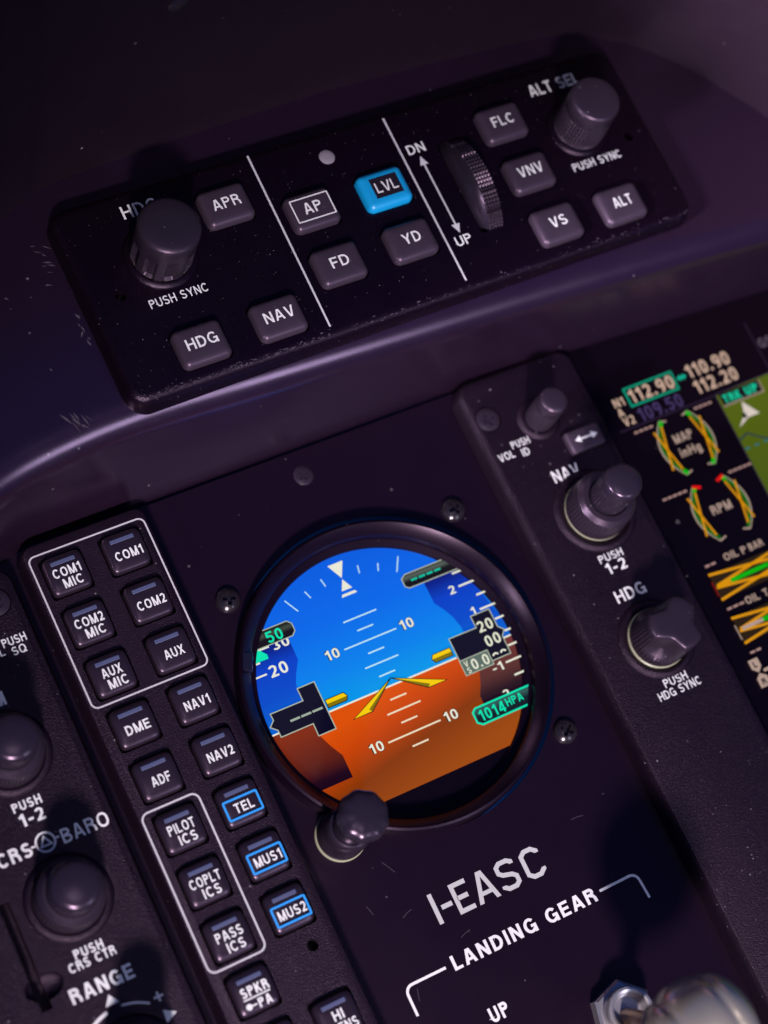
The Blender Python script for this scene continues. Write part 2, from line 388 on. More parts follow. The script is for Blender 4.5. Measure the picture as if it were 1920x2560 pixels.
# pale scuffs worn into the moulding
b = MB()
def scuffs(cx, cy, n, sx, sy, ang, L0, L1, z=30.64):
    for _ in range(n):
        x = cx + random.gauss(0, sx); y = cy + random.gauss(0, sy); a = math.radians(random.gauss(ang, 14)); l = random.uniform(L0, L1); wd = random.uniform(.12, .42)
        d = (math.cos(a), math.sin(a)); nn = (-d[1], d[0]); m1 = random.uniform(.3, .6)
        P = [(x, y), (x + d[0] * l * m1 + nn[0] * wd, y + d[1] * l * m1 + nn[1] * wd), (x + d[0] * l, y + d[1] * l), (x + d[0] * l * m1 - nn[0] * wd * .4, y + d[1] * l * m1 - nn[1] * wd * .4)]
        b.add([(p[0], p[1] - 100, gz(z + .004 * (_ % 5))) for p in P], [(0, 3, 2, 1)])
scuffs(-56.5, 80.5, 9, 1.6, 1.3, -68, 2.4, 5.2); scuffs(-47.5, 120, 9, 1.0, 2.6, -20, 1.2, 3.2); scuffs(-58, 105, 3, 2, 9, -60, .8, 1.8); scuffs(-45.6, 100, 8, .3, 7, -85, .6, 2.2)
scuffs(-60, 92, 3, 4, 8, -60, .4, 1.0)
b.build('scuff_marks', M['scuff'], gs)

# ================================================================== INSTRUMENT PANEL PLATE
ip = thing('instrument_panel', 'flat satin dark purple panel plate lettered I-EASC and LANDING GEAR around the round attitude display', 'panel', (0, 0, 0))
b = MB(); rbox(b, 0, -35.7, 240, 196.8, 2, [(0, -9), (0, -.15), (.15, 0)])
pl = b.build('plate', M['plate'], ip)
c = MB(); lathe(c, 0, 0, [(41, -20), (41, 5)], 96); cut(pl, c)
sc = screw(ip, -.1, 55.8, -.1, 2.6, M['head'], rot=.5, h=.5)
b = MB()
def oct_text():
    k = 7.6; w_ = 1.12; y0 = -60.2
    def put(pts, x0, wd, closed=False):
        for q in strip([(x0 + px * wd, y0 + py * k) for px, py in pts], w_, closed): b.add([(x, y, .03) for x, y in q], [(0, 1, 2, 3)])
    put([(0, 0), (0, 1)], -17.8, 1); put([(0, .46), (1, .46)], -16.2, 2.9)
    e = w_ / 2 / k
    put([(1, e), (0, e), (0, 1 - e), (1, 1 - e)], -12.0, 3.9); put([(0.1, .5), (.85, .5)], -12.0, 3.9)
    A0 = -6.6; 
    for q in strip(ex((A0 + .1, y0), (A0 + 2.3, y0 + k), .5), w_): b.add([(x, y, .036) for x, y in clip(q, y0, y0 + k)], [tuple(range(len(clip(q, y0, y0 + k))))])
    for q in strip(ex((A0 + 4.9, y0), (A0 + 2.7, y0 + k), .5), w_): b.add([(x, y, .042) for x, y in clip(q, y0, y0 + k)], [tuple(range(len(clip(q, y0, y0 + k))))])
    for q in strip([(A0 + 1.2, y0 + 2.2), (A0 + 3.8, y0 + 2.2)], w_ * .9): b.add([(x, y, .048) for x, y in q], [(0, 1, 2, 3)])
    cc = .17
    put([(1, .78), (1, 1 - e - .02 - .06), (1 - .25, 1 - e), (.25, 1 - e), (0, 1 - e - .1), (0, .64), (.22, .54), (.78, .46), (1, .36), (1, e + .1), (.75, e), (.25, e), (0, e + .1), (0, .22)], .5, 4.2)
    put([(1, .75), (1, 1 - e - .12), (.72, 1 - e), (.28, 1 - e), (0, 1 - e - .12), (0, e + .12), (.28, e), (.72, e), (1, e + .12), (1, .25)], 7.6, 4.3)
oct_text()
b.build('registration_lettering', M['regpaint'], ip)
b = MB()
text(MB(), 'LANDING GEAR', .6, -69.6, 3.6, .03, 40.8, .19, track=.2).build('gear_lettering', M['paint'], ip)
line(b, [(-21.7, -69.7), (-31.0, -69.7)] + [(-31 + 1.9 * math.cos(math.radians(a)), -71.6 + 1.9 * math.sin(math.radians(a))) for a in (105, 120, 135, 150, 165)] + [(-32.9, -71.6), (-32.9, -76.8)], .65, .03)
b.build('bracket_line', M['paint'], ip); b = MB(); line(b, [(22.4, -69.5), (31.2, -69.4)] + [(31.2 + 2.1 * math.cos(math.radians(a)), -71.5 + 2.1 * math.sin(math.radians(a))) for a in (75, 60, 45, 30, 15)] + [(33.3, -71.5), (33.6, -76.2)], .65, .03)
text(MB(), 'UP', -14.4, -84.3, 3.6, .03, 5.0, .2).build('gear_lettering', M['paint'], ip)
b.build('bracket_line', M['paint'], ip)
b = MB()
for x, y, a, l in [(-25, -41, -60, 4), (-33, -49, -75, 2.5), (24, -51, -5, 3.5), (-31, -74, 75, 3), (-15, -65, 15, 3), (-26, -55, 20, 3)]:
    a = math.radians(a); line(b, [(x, y), (x + l * .5 * math.cos(a), y + l * .5 * math.sin(a) + .15), (x + l * math.cos(a), y + l * math.sin(a))], .10, .02)
b.build('scratches', M['scuff'], ip)

# ================================================================== AUTOPILOT CONTROLLER (upper panel)
AZ = 35
ap = thing('autopilot_controller', 'dusty black autopilot panel with HDG and ALT SEL knobs, thumbwheel and one blue LVL key', 'control panel', (37.6, 103, 28))
ax = lambda x, y, z=AZ: (x - 37.6, y - 103, z - 28)
b = MB(); x_, y_, _ = ax(37.6, 103.1)
y_ -= .6; rbox(b, x_, y_, 162.0, 53.8, 5.0, [(-.7, -1), (-.5, 2.0), (-.1, 4.6), (.05, 5.2), (.3, 5.8), (.7, 6.35), (1.2, 6.75), (1.8, 6.95), (2.4, 7.0)], 10)
face = b.build('faceplate', M['dusty'], ap, smooth=40)
KEYS = {'HDG': (-22.0, 84.9), 'NAV': (-1.4, 85.0), 'APR': (-.9, 117.0), 'AP': (19.2, 109.0), 'FD': (19.2, 93.2), 'LVL': (39.6, 108.6), 'YD': (39.6, 93.2), 'FLC': (78.5, 116.2), 'VNV': (78.8, 100.7), 'VS': (79.0, 85.0), 'ALT': (98.6, 84.6)}
c = MB()
for k, (x, y) in KEYS.items():
    p = ax(x, y); rbox(c, p[0], p[1], 13.5, 11.0, 1.9, [(0, 3.5), (0, 9)])
for x, y in ((-34.8, 103.1), (111.4, 102.3)):
    p = ax(x, y); lathe(c, p[0], p[1], [(1.35, 2.5), (1.35, 9)], 24)
p = ax(62.6, 103); rbox(c, p[0], p[1], 7.2, 27.2, .5, [(0, 0.3), (0, 9)])
p = ax(29.9, 121.9); lathe(c, p[0], p[1], [(2.1, 5.8), (2.1, 9)], 32)
root = ap.location
for i, v in enumerate(c.v): c.v[i] = (v[0] + root.x / U, v[1] + root.y / U, v[2] + root.z / U)
bpy.context.view_layer.update(); cut(face, c)
def key_mesh(w_, h_, r_):
    b = MB(); rbox(b, 0, 0, w_, h_, r_, [(0, -2.5), (0, .7), (.18, 1.25), (.55, 1.75), (1.1, 2.05), (1.7, 2.15), (3.2, 2.2)], 6); return b
WD = {'HDG': 8.0, 'NAV': 7.9, 'APR': 7.3, 'AP': 4.8, 'FD': 4.9, 'LVL': 6.0, 'YD': 4.9, 'FLC': 6.4, 'VNV': 7.2, 'VS': 4.8, 'ALT': 5.6}
kb = key_mesh(12.7, 10.2, 1.7)
for k, (x, y) in KEYS.items():
    bo = kb.build('key', M['bluekey'] if k == 'LVL' else M['key'], ap, ax(x, y), 50,
                  ('bright blue key with a black label reading ' if k == 'LVL' else 'grey key reading ') + k)
    t = MB()
    if k == 'LVL':
        q = MB(); poly(q, [(-3.5, -2.65), (4.2, -2.65), (4.2, 2.95), (-3.5, 2.95)], 2.26); q.build('label_patch', M['akey'], bo)
        text(t, k, .35, .15, 2.9, 2.30, WD[k], .13)
    else: text(t, k, 0, .25, 2.9 if k != 'AP' else 3.0, 2.24, WD[k], .15)
    if k == 'AP': rrl(t, -5.1, -2.9, 5.2, 3.2, .1, .32, 2.24)
    t.build('legend', M['paint'], bo)
t = MB()
for xa, ya, xb, yb in ((10.5, 128.4, 10.1, 78.9), (48.9, 127.6, 48.8, 78.8)): line(MB(), [ax(xa, ya)[:2], ax(xb, yb)[:2]], .5, 7.03).build('dividing_line', M['paintg'], ap)
x, y, _ = ax(53.4, 103); line(t, [(x, y + 10.2), (x, y - 10.2)], .45, 7.03)
poly(t, [(x - 1.15, y + 9), (x + 1.15, y + 9), (x, y + 11.6)], 7.05); poly(t, [(x + 1.15, y - 9), (x - 1.15, y - 9), (x, y - 11.6)], 7.05)
t.build('double_arrow', M['paintg'], ap)
t = MB()
def at_(s, x, y, cap, wd, wt=.15, al='C'): q = ax(x, y); text(MB(), s, q[0], q[1], cap, 7.03, wd, wt, al).build('lettering', M['paint'], ap)
at_('DN', 53.3, 117.0, 2.7, 5.0, .14); at_('UP', 53.4, 89.3, 2.7, 4.5, .14)
at_('HDG', -25.7, 123.4, 3.5, 9.4, .15, 'L'); at_('PUSH SYNC', -21.6, 98.7, 2.3, 15.2, .14)
at_('ALT SEL', 90.8, 122.8, 3.4, 15.4, .15, 'L'); at_('PUSH SYNC', 99.1, 98.5, 2.3, 15.0, .14)
b = MB(); lathe(b, 0, 0, [(2.05, -1.4), (2.05, -.1), (1.6, .12), (.8, .2)], 32); b.build('light_sensor', M['sensor'], ap, ax(29.9, 121.9), 40)
b = MB()
for k in range(230):
    x = random.uniform(-40, 116) if k > 90 else random.uniform(-41, 10); y = 76.6 + abs(random.gauss(0, .55)); l = random.uniform(.15, .8); h_ = random.uniform(.05, .16)
    zz = 6.72 + .26 * min(1, (y - 76.6) / 1.0) + .05
    q = ax(x, y); b.add([(q[0], q[1] - h_, zz), (q[0] + l, q[1] - h_ * .5, zz), (q[0] + l * .8, q[1] + h_, zz + .01), (q[0] + .1, q[1] + h_ * .7, zz + .01)], [(0, 1, 2, 3)])
b.build('edge_wear', mat('edge_wear', (.075, .058, .08), .45), ap)
# knobs
def knob_base(parent, loc, r, boss, boss_m, ring=True):
    if boss:
        b = MB(); lathe(b, 0, 0, [(boss, -.3), (boss, .0), (boss - .5, .45), (boss - 1.1, .8), (boss - 1.6, .9), (boss - 2.0, .7), (boss - 2.2, .0), (boss - 2.2, -.3)], 64); b.build('knob_boss', boss_m, parent, loc, 50)
def fluted(r, z, a, k):
    if z < 9.2 and z > .9:
        q = math.cos(a * 9); t = min(1, (9.2 - z) / 2.2)
        return r * 1.05 - t * (1.2 if q < -.1 else 1.15 * max(0, (1 - (q + .1) / .35)))
    return r * 1.05
kn = ax(-21.3, 110.1)
b = MB(); lathe(b, 0, 0, [(7.2, .5), (7.35, 1.2), (7.4, 2.2), (7.35, 4), (7.3, 6), (7.3, 7.6), (7.3, 8.6), (7.3, 9.3), (7.35, 13.8), (7.2, 14.6), (6.8, 15.1), (6.0, 15.4), (3, 15.55)], 144, fluted)
k1 = b.build('knob', M['knob'], ap, kn, 40, 'fluted heading knob'); knob_base(ap, kn, 7.8, 9.3, M['dusty'])
b = MB(); lathe(b, 0, 0, [(7.85, .1), (7.85, .5), (7.6, .7), (6, .7)], 64); b.build('light_ring', M['ivory'], k1)
def diamond(r, z, a, k):
    if 1.2 < z < 9.6: return r - .34 * (k % 3 == 0) - .30 * (int(round(z * 2.0)) % 3 == 0)
    return r
kn = ax(98.6, 108.9)
zs = [(6.9, .5), (7.0, 1.0)] + [(7.05 - .02 * i, 1.5 + .5 * i) for i in range(17)] + [(6.6, 9.8), (6.75, 10.2), (6.75, 13.4), (6.55, 14.1), (6.1, 14.5), (5.4, 14.7), (3, 14.8)]
b = MB(); lathe(b, 0, 0, zs, 144, diamond)
k2 = b.build('knob', M['knob'], ap, kn, 25, 'knurled altitude knob'); knob_base(ap, kn, 7.1, 8.6, M['dusty'])
b = MB(); lathe(b, 0, 0, [(7.15, .1), (7.15, .55), (7.0, .75), (5, .75)], 64); b.build('light_ring', M['ivory'], k2)
# thumbwheel: axle lies across the slot; rim of small pyramid teeth in groups, smooth sloping cheek on its left
b = MB(); R0 = 17.6; n = 2 * 100; rows = []
for j in range(13):
    wx = -1.2 + 4.3 * (j - 1) / 10 if 0 < j < 12 else (-1.25 if j == 0 else 3.2)
    row = []
    for k in range(n):
        a = 2 * math.pi * k / n
        if j in (0, 12): r = R0 - 1.6
        else: r = R0 if (j % 2 == 0 and k % 2 == 0) else R0 - .62
        if k % 10 in (9,): r = min(r, R0 - 1.15)
        row.append((wx, r * math.cos(a), r * math.sin(a)))
    rows.append(row)
b.loops(rows)
tw = b.build('thumbwheel', M['knob'], ap, ax(62.9, 103, 35 - 11.6), 20, 'ridged vertical thumbwheel')
b = MB(); b.loops([[(wx, r * math.cos(2 * math.pi * k / 96), r * math.sin(2 * math.pi * k / 96)) for k in range(96)] for wx, r in ((-3.55, 12.8), (-3.4, 13.6), (-2.4, 15.6), (-1.5, 16.8), (-1.25, 17.0), (-1.2, 16))])
b.build('wheel_cheek', M['knobcap'], tw, (0, 0, 0), 40)

# ================================================================== ATTITUDE INDICATOR
ai = thing('attitude_indicator', 'round standby attitude display with lit blue sky and orange ground and one control knob', 'flight instrument', (-1.6, -.6, 0))
b = MB(); n = 128
pf = [(40.3, -1), (40.2, 1.2), (40.0, 3.4), (39.6, 4.2), (39.0, 4.5), (38.7, 4.25), (36.5, 2.2), (36.35, 1.9), (36.2, -.8), (34.5, -1.5), (34.25, -1.9), (34.25, -4.0), (40.5, -4.0)]
vs = []; 
off = lambda z: (-2.0 * max(0, min(1, (4 - z) / 6)) * 0, 0)
for r, z in pf:
    for k in range(n): a = 2 * math.pi * k / n; vs.append((r * math.cos(a), r * math.sin(a), z))
m_ = len(pf)
b.add(vs, [(i * n + k, i * n + (k + 1) % n, ((i + 1) % m_) * n + (k + 1) % n, ((i + 1) % m_) * n + k) for i in range(m_) for k in range(n)])
bz = b.build('bezel', mat('bezel_satin', (.0042, .0018, .0058), .30, spec=.22, bump=.03, bscale=50, dust=.4, dscale=4), ai, smooth=35)
b = MB(); a = math.radians(154)
rbox(b, 0, 0, 3.6, 4.6, .3, [(0, 0), (0, 1.6), (.3, 2.0)], 3)
lo = b.build('light_sensor', M['glassy'], ai, (37.9 * math.cos(a), 37.9 * math.sin(a), 2.2), 40); lo.rotation_euler = (0, 0, a)
CX, CY = -1.0, -.35     # optical centre of the picture on the glass
SZ = -2.1
b = MB(); lathe(b, 0, 0, [(36, -1.5), (36, 0)], 96); scr = b.build('screen', M['gloss'], ai, (0, 0, SZ), label='lit attitude picture of blue sky over orange ground')
OX = 1.6 - .15; OY = .6 + .05
def sh(P):
    Q = []
    for x, y in P:
        if math.hypot(x + 2, y + .8) > 36.2: x = -2 + math.copysign(math.sqrt(max(0, 36.2 ** 2 - (y + .8) ** 2)), x + 2)
        Q.append((x + OX, y + OY))
    return Q
RR = 36.5
def ell(x0, y0, x1, y1, r=RR):   # clip helper not needed: the bezel masks the picture
    return [(x0, y0), (x1, y0), (x1, y1), (x0, y1)]
lay = [0.02]
def up(): lay[0] += .012; return lay[0]
def disp(name, pts_list, m, closed=True):
    z = up()
    for P in pts_list: poly(MB_(name), sh(P), z).build(name, m, scr)
def MB_(n): return MB()
HZ = -2.45
def disc_part(ylo, yhi, x0=-40, x1=40, r=36.6):
    P = []
    for k in range(120):
        a = 2 * math.pi * k / 120; P.append((-2.2 + r * math.cos(a), -.8 + r * math.sin(a)))
    P = clip(P, ylo, yhi); P = [(y, x) for x, y in P]; P = clip(P, x0, x1); return [(y, x) for x, y in P]
sky = grad('sky', [(0, (0, 152, 232)), (.25, (0, 128, 235)), (.6, (0, 104, 232)), (1, (0, 92, 224))], -2, 33)
gnd = grad('ground', [(0, (158, 72, 4)), (.42, (134, 54, 0)), (.72, (196, 66, 0)), (1, (220, 80, 2))], -28, -2, xs=-.22)
disp('sky_picture', [disc_part(HZ, 40)], sky)
disp('ground_picture', [disc_part(-28.0, HZ)], gnd)
tapS = grad('tape_sky', [(0, (0, 96, 205)), (.35, (0, 74, 200)), (.75, (0, 62, 196)), (1, (0, 26, 130))], 0, 18.5)
tapG = grad('tape_ground', [(0, (24, 2, 22)), (.18, (34, 6, 24)), (.45, (92, 30, 18)), (1, (130, 42, 12))], -19.4, -4)
tapGR = grad('tape_ground_right', [(0, (24, 4, 30)), (.2, (40, 16, 28)), (.5, (88, 46, 44)), (1, (112, 50, 48))], -16, -3)
def bulge(x0, y0, x1, y1, b_, n=8):
    return [(x0 + (x1 - x0) * k / n + b_ * math.sin(math.pi * k / n), y0 + (y1 - y0) * k / n) for k in range(n + 1)]
Lx = -40
disp('speed_tape', [[(Lx, HZ), (-24.9, HZ)] + [(-25, 5.2), (-24.6, 7.2), (-23.4, 9.6), (-21.5, 12.6), (-21.4, 19), (Lx, 19)]], tapS)
disp('speed_tape', [[(Lx, -19.4), (-21.6, -19.4), (-21.6, -13.5), (-23.4, -10.2), (-24.7, -7), (-24.9, HZ), (Lx, HZ)]], tapG)
disp('altitude_tape', [[(21.6, HZ), (40, HZ), (40, 18.6), (17.6, 18.6), (17.7, 12.6), (19.4, 10), (20.6, 7.6), (21.4, 4.6)]], tapS)
disp('altitude_tape', [[(17.6, -16.5), (40, -16.5), (40, HZ), (21.6, HZ), (20.9, -5.5), (20.4, -8.4), (19.2, -11.2), (17.8, -13.6)]], tapGR)
W_ = emis('white', (232, 232, 214)); Wc = emis('pale_cyan', (190, 232, 240)); K_ = emis('ink', (8, 4, 22)); Kb = emis('box_navy', (12, 8, 34)); Y_ = emis('yellow', (245, 205, 0)); Yd = emis('dark_yellow', (132, 112, 0)); Cy = emis('cyan', (0, 226, 176)); Gr = emis('grey_green', (92, 108, 100)); Ol = emis('pale_line', (170, 178, 160))
def dl(name, lines, wd, m):
    z = up()
    for P in lines: line(MB(), sh(P), wd, z, False).build(name, m, scr)
def dt(items, m, halo=None):
    z = up(); lay[0] += .05
    for s, x, y, cap, wd in items:
        if halo: text(MB(), s, x + OX, y + OY, cap + .2, z, wd + .22, .22).build('numeral_shadow', halo, scr)
        text(MB(), s, x + OX, y + OY, cap, z + .045, wd, .165).build('numeral', m, scr)
    lay[0] += .05
dl('horizon_line', [[(-38, HZ), (-24, HZ)], [(-20.0, HZ), (16.6, HZ)], [(30.4, HZ), (38, HZ)]], .42, W_)
dl('ladder', [[(-6.7, 16.85), (2.8, 16.85)], [(-4.25, 13.6), (.3, 13.6)], [(-9.5, 10.4), (5.4, 10.4)], [(-4.25, 7.2), (.3, 7.2)], [(-6.7, 4), (2.8, 4)], [(-4.3, .75), (.25, .75)]], .36, Wc)
dl('ladder', [[(-4.3, -5.7), (.3, -5.7)], [(-6.7, -8.85), (2.8, -8.85)], [(-4.3, -12), (.3, -12)], [(-9.6, -15.25), (5.4, -15.25)], [(-4.3, -18.45), (.3, -18.45)]], .42, emis('cream', (236, 222, 190)))
dl('bank_ticks', [[(-7.2, 29.3), (-6.75, 27.1)], [(-12.4, 27.9), (-11.6, 25.8)], [(-18.2, 27.6), (-16.1, 23.8)], [(3.4, 29.2), (2.95, 27.1)], [(8.6, 27.8), (7.8, 25.8)], [(14.4, 27.5), (12.25, 23.8)]], .30, Wc)
disp('bank_pointer', [[(-4.05, 31.8), (.3, 31.8), (-1.9, 27.6)], [(-1.95, 27.3), (-3.45, 24.4), (-.45, 24.4)], [(-3.75, 23.55), (-4.15, 22.85), (.25, 22.85), (-.15, 23.55)]], W_)
for i in range(1): dt([('10', -12.9, 10.5, 2.55, 3.7), ('10', 8.4, 10.5, 2.55, 3.7), ('10', -12.9, -15.15, 2.55, 3.7), ('10', 8.35, -15.2, 2.55, 3.7)], W_, K_)
# left tape
dt([('20', -27.2, 12.2, 3.0, 4.9), ('30', -23.9, 18.1, 2.6, 4.6)], W_)
dl('tape_ticks', [[(-38, 15.3), (-30.8, 15.3)], [(-38, 12.1), (-30.4, 12.1)], [(-32, 18.3), (-27, 18.3)]], .45, W_)
disp('speed_box', [[(-38, 18.6), (-20.2, 18.6), (-19.1, 19.6), (-19.1, 21.6), (-20.1, 22.6), (-38, 22.6)]], grad('dark_box', [(0, (14, 6, 20)), (.45, (18, 12, 22)), (.7, (64, 72, 62)), (.9, (30, 36, 30)), (1, (20, 22, 20))], 19.0, 23.1))
dl('speed_box_edge', [[(-38, 18.6), (-20.2, 18.6), (-19.1, 19.6), (-19.1, 21.6), (-20.1, 22.6), (-38, 22.6)]], .26, Ol)
dt([('50', -24.5, 20.4, 2.9, 4.3)], Cy)
disp('speed_bug', [[(-34, 18.3), (-29.7, 18.3), (-28.3, 16.6), (-28.4, 15.5), (-34, 15.6)]], Cy)
cr = [(-34, 2.6), (-25, 2.55), (-25.05, 5.85), (-20.35, 5.85), (-20.35, -6.95), (-25.15, -6.95), (-25.1, -3.65), (-33.9, -3.65), (-33.9, -1.8), (-35.4, -.45), (-33.9, .9)]
disp('speed_readout', [[(-33.95, -3.65), (-25.1, -3.65), (-25.0, 2.55), (-34, 2.6), (-33.9, .9), (-35.4, -.45), (-33.9, -1.8)], [(-25.15, -6.95), (-20.35, -6.95), (-20.35, 5.85), (-25.05, 5.85)]], Kb)
dl('speed_readout_edge', [cr + [cr[0], cr[1]]], .28, Ol)
dl('speed_dashes', [[(-30.1, -.9), (-27.45, -.9)], [(-27.1, -.9), (-24.35, -.9)], [(-24.0, -.9), (-21.2, -.9)]], .55, emis('dash', (160, 172, 158)))
# fixed aircraft symbols
def outl(P, e=.28): return [P + [P[0], P[1]]]
yl = [(-19.85, .55), (-14.75, .55), (-14.1, -.5), (-14.1, -.65), (-14.75, -1.6), (-19.85, -1.6)]
yr = [(15.9, .55), (10.8, .55), (10.2, -.5), (10.2, -.65), (10.8, -1.6), (15.9, -1.6)]
disp('aircraft_symbol', [yl], Y_); disp('aircraft_symbol', [[(-19.85, -.55), (-14.1, -.55), (-14.75, -1.6), (-19.85, -1.6)]], Yd)
disp('aircraft_symbol', [list(reversed(yr))], Y_); disp('aircraft_symbol', [[(10.2, -.55), (15.9, -.55), (15.9, -1.6), (10.8, -1.6)]], Yd)
disp('aircraft_symbol', [[(-1.9, -.7), (-15.3, -6.65), (-9.9, -6.65)], [(-1.9, -.7), (6.1, -6.65), (11.4, -6.65)]], Y_)
disp('aircraft_symbol', [[(-1.9, -.7), (-10.6, -5.9), (-9.9, -6.65)], [(-1.9, -.7), (6.1, -6.65), (6.9, -5.9)]], Yd)
dl('symbol_edges', [yl + yl[:2], yr + yr[:2], [(-1.9, -.7), (-15.3, -6.65), (-9.9, -6.65), (-1.9, -.7), (6.1, -6.65), (11.4, -6.65), (-1.9, -.7)]], .22, K_)
# right tape
disp('altitude_box', [[(38, 22.3), (13.6, 22.3), (12.3, 21.5), (12.3, 19.4), (13.2, 18.6), (38, 18.6)]], grad('dark_box_right', [(0, (10, 6, 18)), (.5, (16, 12, 22)), (.8, (86, 96, 88)), (1, (40, 46, 42))], 19.0, 22.8))
dl('altitude_box_edge', [[(38, 22.3), (13.6, 22.3), (12.3, 21.5), (12.3, 19.4), (13.2, 18.6), (38, 18.6)]], .28, Ol)
dl('altitude_dashes', [[(14.5, 20.3), (16.3, 20.3)], [(16.8, 20.3), (18.6, 20.3)], [(19.1, 20.3), (20.9, 20.3)], [(21.4, 20.3), (23.2, 20.3)]], .55, emis('dim_cyan', (0, 190, 160)))
dl('tape_ticks', [[(25.4, 17.9), (28.4, 17.9)], [(25.5, 14.2), (30.5, 14.2)], [(28.9, 10.4), (33, 10.4)], [(28, 6.6), (34, 6.6)], [(30.6, 2.8), (34, 2.8)], [(31.5, -.95), (35, -.95)], [(30.5, -4.8), (35, -4.8)], [(27.9, -8.55), (35, -8.55)], [(28.5, -12.35), (34, -12.35)]], .5, W_)
dt([('2', 23.4, 14.0, 2.2, 1.7), ('1', 26.1, 6.8, 2.2, 1.2), ('-1', 25.3, -8.8, 2.3, 3.0), ('2', 24.2, -15.9, 2.2, 1.7)], W_)
abx = [(16.65, 2.6), (24.75, 2.55), (24.7, 5.8), (30.2, 5.8), (30.2, .8), (31.5, -.55), (30.3, -2.0), (30.2, -6.85), (24.9, -6.85), (16.7, -3.6)]
disp('altitude_readout', [[(16.65, -3.65), (24.8, -3.65), (24.8, 2.55), (16.65, 2.6)], [(24.8, -6.85), (30.2, -6.85), (30.2, 5.8), (24.8, 5.8)], [(30.2, -2.0), (31.5, -.55), (30.2, .8)]], Kb)
dl('altitude_readout_edge', [[(16.65, -3.65), (16.65, 2.6), (24.75, 2.55), (24.7, 5.8), (30.2, 5.8), (30.2, .8), (31.5, -.55), (30.25, -2.0), (30.2, -6.85), (24.9, -6.85)]], .28, Ol)
disp('vertical_speed_box', [[(16.55, -7.75), (24.7, -7.75), (24.7, -3.75), (16.55, -3.75)]], Gr)
dl('vertical_speed_edge', [[(16.55, -7.75), (24.7, -7.75), (24.7, -3.75), (16.55, -3.75), (16.55, -7.75), (17, -7.75)]], .25, Ol)
dt([('20', 27.2, 2.35, 2.9, 4.3), ('00', 27.4, -1.8, 2.9, 4.3), ('0.0', 21.6, -5.8, 2.8, 5.0), ('V', 17.9, -4.95, 1.5, 1.1), ('S', 17.9, -6.75, 1.5, 1.0)], emis('cream_white', (225, 226, 205)))
b = MB(); z = up()
for cx_ in (26.2, 28.5): line(b, sh(arc(cx_, -6.3, .85, .95, 150, 30, 8)), .45, z)
b.build('numerals', W_, scr)
disp('pressure_box', [[(38, -16.2), (14.6, -16.2), (13.6, -17.0), (13.6, -19.7), (14.8, -20.6), (38, -20.6)]], grad('pressure_fill', [(0, (10, 22, 34)), (.5, (14, 30, 40)), (.85, (50, 92, 88)), (1, (26, 60, 60))], -20.2, -15.6))
dl('pressure_box_edge', [[(38, -16.2), (14.6, -16.2), (13.6, -17.0), (13.6, -19.7), (14.8, -20.6), (38, -20.6)]], .5, Cy)
dt([('1014', 18.5, -18.45, 2.9, 7.4), ('HPA', 25.3, -18.0, 2.1, 4.9)], Cy)
# fixing screws and the knob
for i, (x, y) in enumerate(((32.8, 33.1), (-32.2, 32.6), (33.2, -30.6))):
    x, y = x * 1.0, y
    b = MB(); lathe(b, 0, 0, [(3.5, -.2), (3.5, .05), (3.1, .12), (2.9, .02)], 40)
    s_ = screw(ai, x + 1.6, y + .6, .05, 3.25, M['darksteel'], rot=.3 + i, h=1.9)
kx = (-31.5 + 1.6, -31.2 + .6, 0)
def attrib(r, z, a, k):
    if 2.0 < z < 9.5: return r - .2 * (k % 2)
    if z > 18: return r - .30 * (.5 - .5 * math.cos(a * 9)) * min(1, (z - 18) / 3) * min(1, r / 5)
    return r
b = MB(); lathe(b, 0, 0, [(5.9, .2), (6.1, 1.2), (6.1, 2.0), (6.0, 3), (5.95, 8), (5.8, 9.5), (5.55, 10.6), (5.1, 11.3), (4.6, 11.5), (4.45, 11.2), (4.4, 12), (4.35, 14), (4.7, 16.5), (5.3, 18.5), (5.9, 20.5), (6.3, 22.2), (6.3, 23.2), (6.0, 24.1), (5.2, 24.8), (4, 25.2), (2, 25.4), (.6, 25.4)], 144, attrib)
k3 = b.build('knob', M['knobcap'], ai, kx, 35, 'dark ribbed knob with flared domed cap')
b = MB(); lathe(b, 0, 0, [(6.4, 0), (6.4, .5), (6.2, .8), (5, .8)], 64); b.build('light_ring', M['ivory'], k3)

# ================================================================== AUDIO PANEL
au = thing('audio_panel', 'narrow textured black audio panel with two columns of square lettered buttons', 'audio panel', (-59.9, -30, 0))
aux = lambda x, y, z=7: (x + 59.9, y + 30, z)
b = MB(); rbox(b, 0, aux(0, -34.5)[1], 32.8, 192, 3.2, [(-.5, -1), (-.1, 4.2), (.25, 6.0), (.7, 6.75), (1.3, 7.0)], 6)
af = b.build('faceplate', M['audio'], au, smooth=40)
BA = [['COM1', 'MIC'], ['COM2', 'MIC'], ['AUX', 'MIC'], ['DME'], ['ADF'], ['PILOT', 'ICS'], ['COPLT', 'ICS'], ['PASS', 'ICS'], ['SPKR', 'PA'], ['']]
BB = [['COM1'], ['COM2'], ['AUX'], ['NAV1'], ['NAV2'], ['TEL'], ['MUS1'], ['MUS2'], None, ['HI', 'SENS']]
TW = {'COM1': 7.0, 'COM2': 7.2, 'MIC': 4.9, 'AUX': 5.0, 'DME': 6.0, 'ADF': 4.7, 'PILOT': 6.6, 'ICS': 4.4, 'COPLT': 7.6, 'PASS': 6.6, 'SPKR': 6.8, 'PA': 3.4, 'NAV1': 6.4, 'NAV2': 6.6, 'TEL': 4.8, 'MUS1': 6.8, 'MUS2': 7.0, 'HI': 2.6, 'SENS': 6.4, '': 1}
spots = []
for j in range(10):
    for col, arr in ((-67.7, BA), (-52.4, BB)):
        if arr[j] and not (j == 9 and arr is BA and False): spots.append((col, 51.4 - 13.36 * j, arr[j], arr is BB))
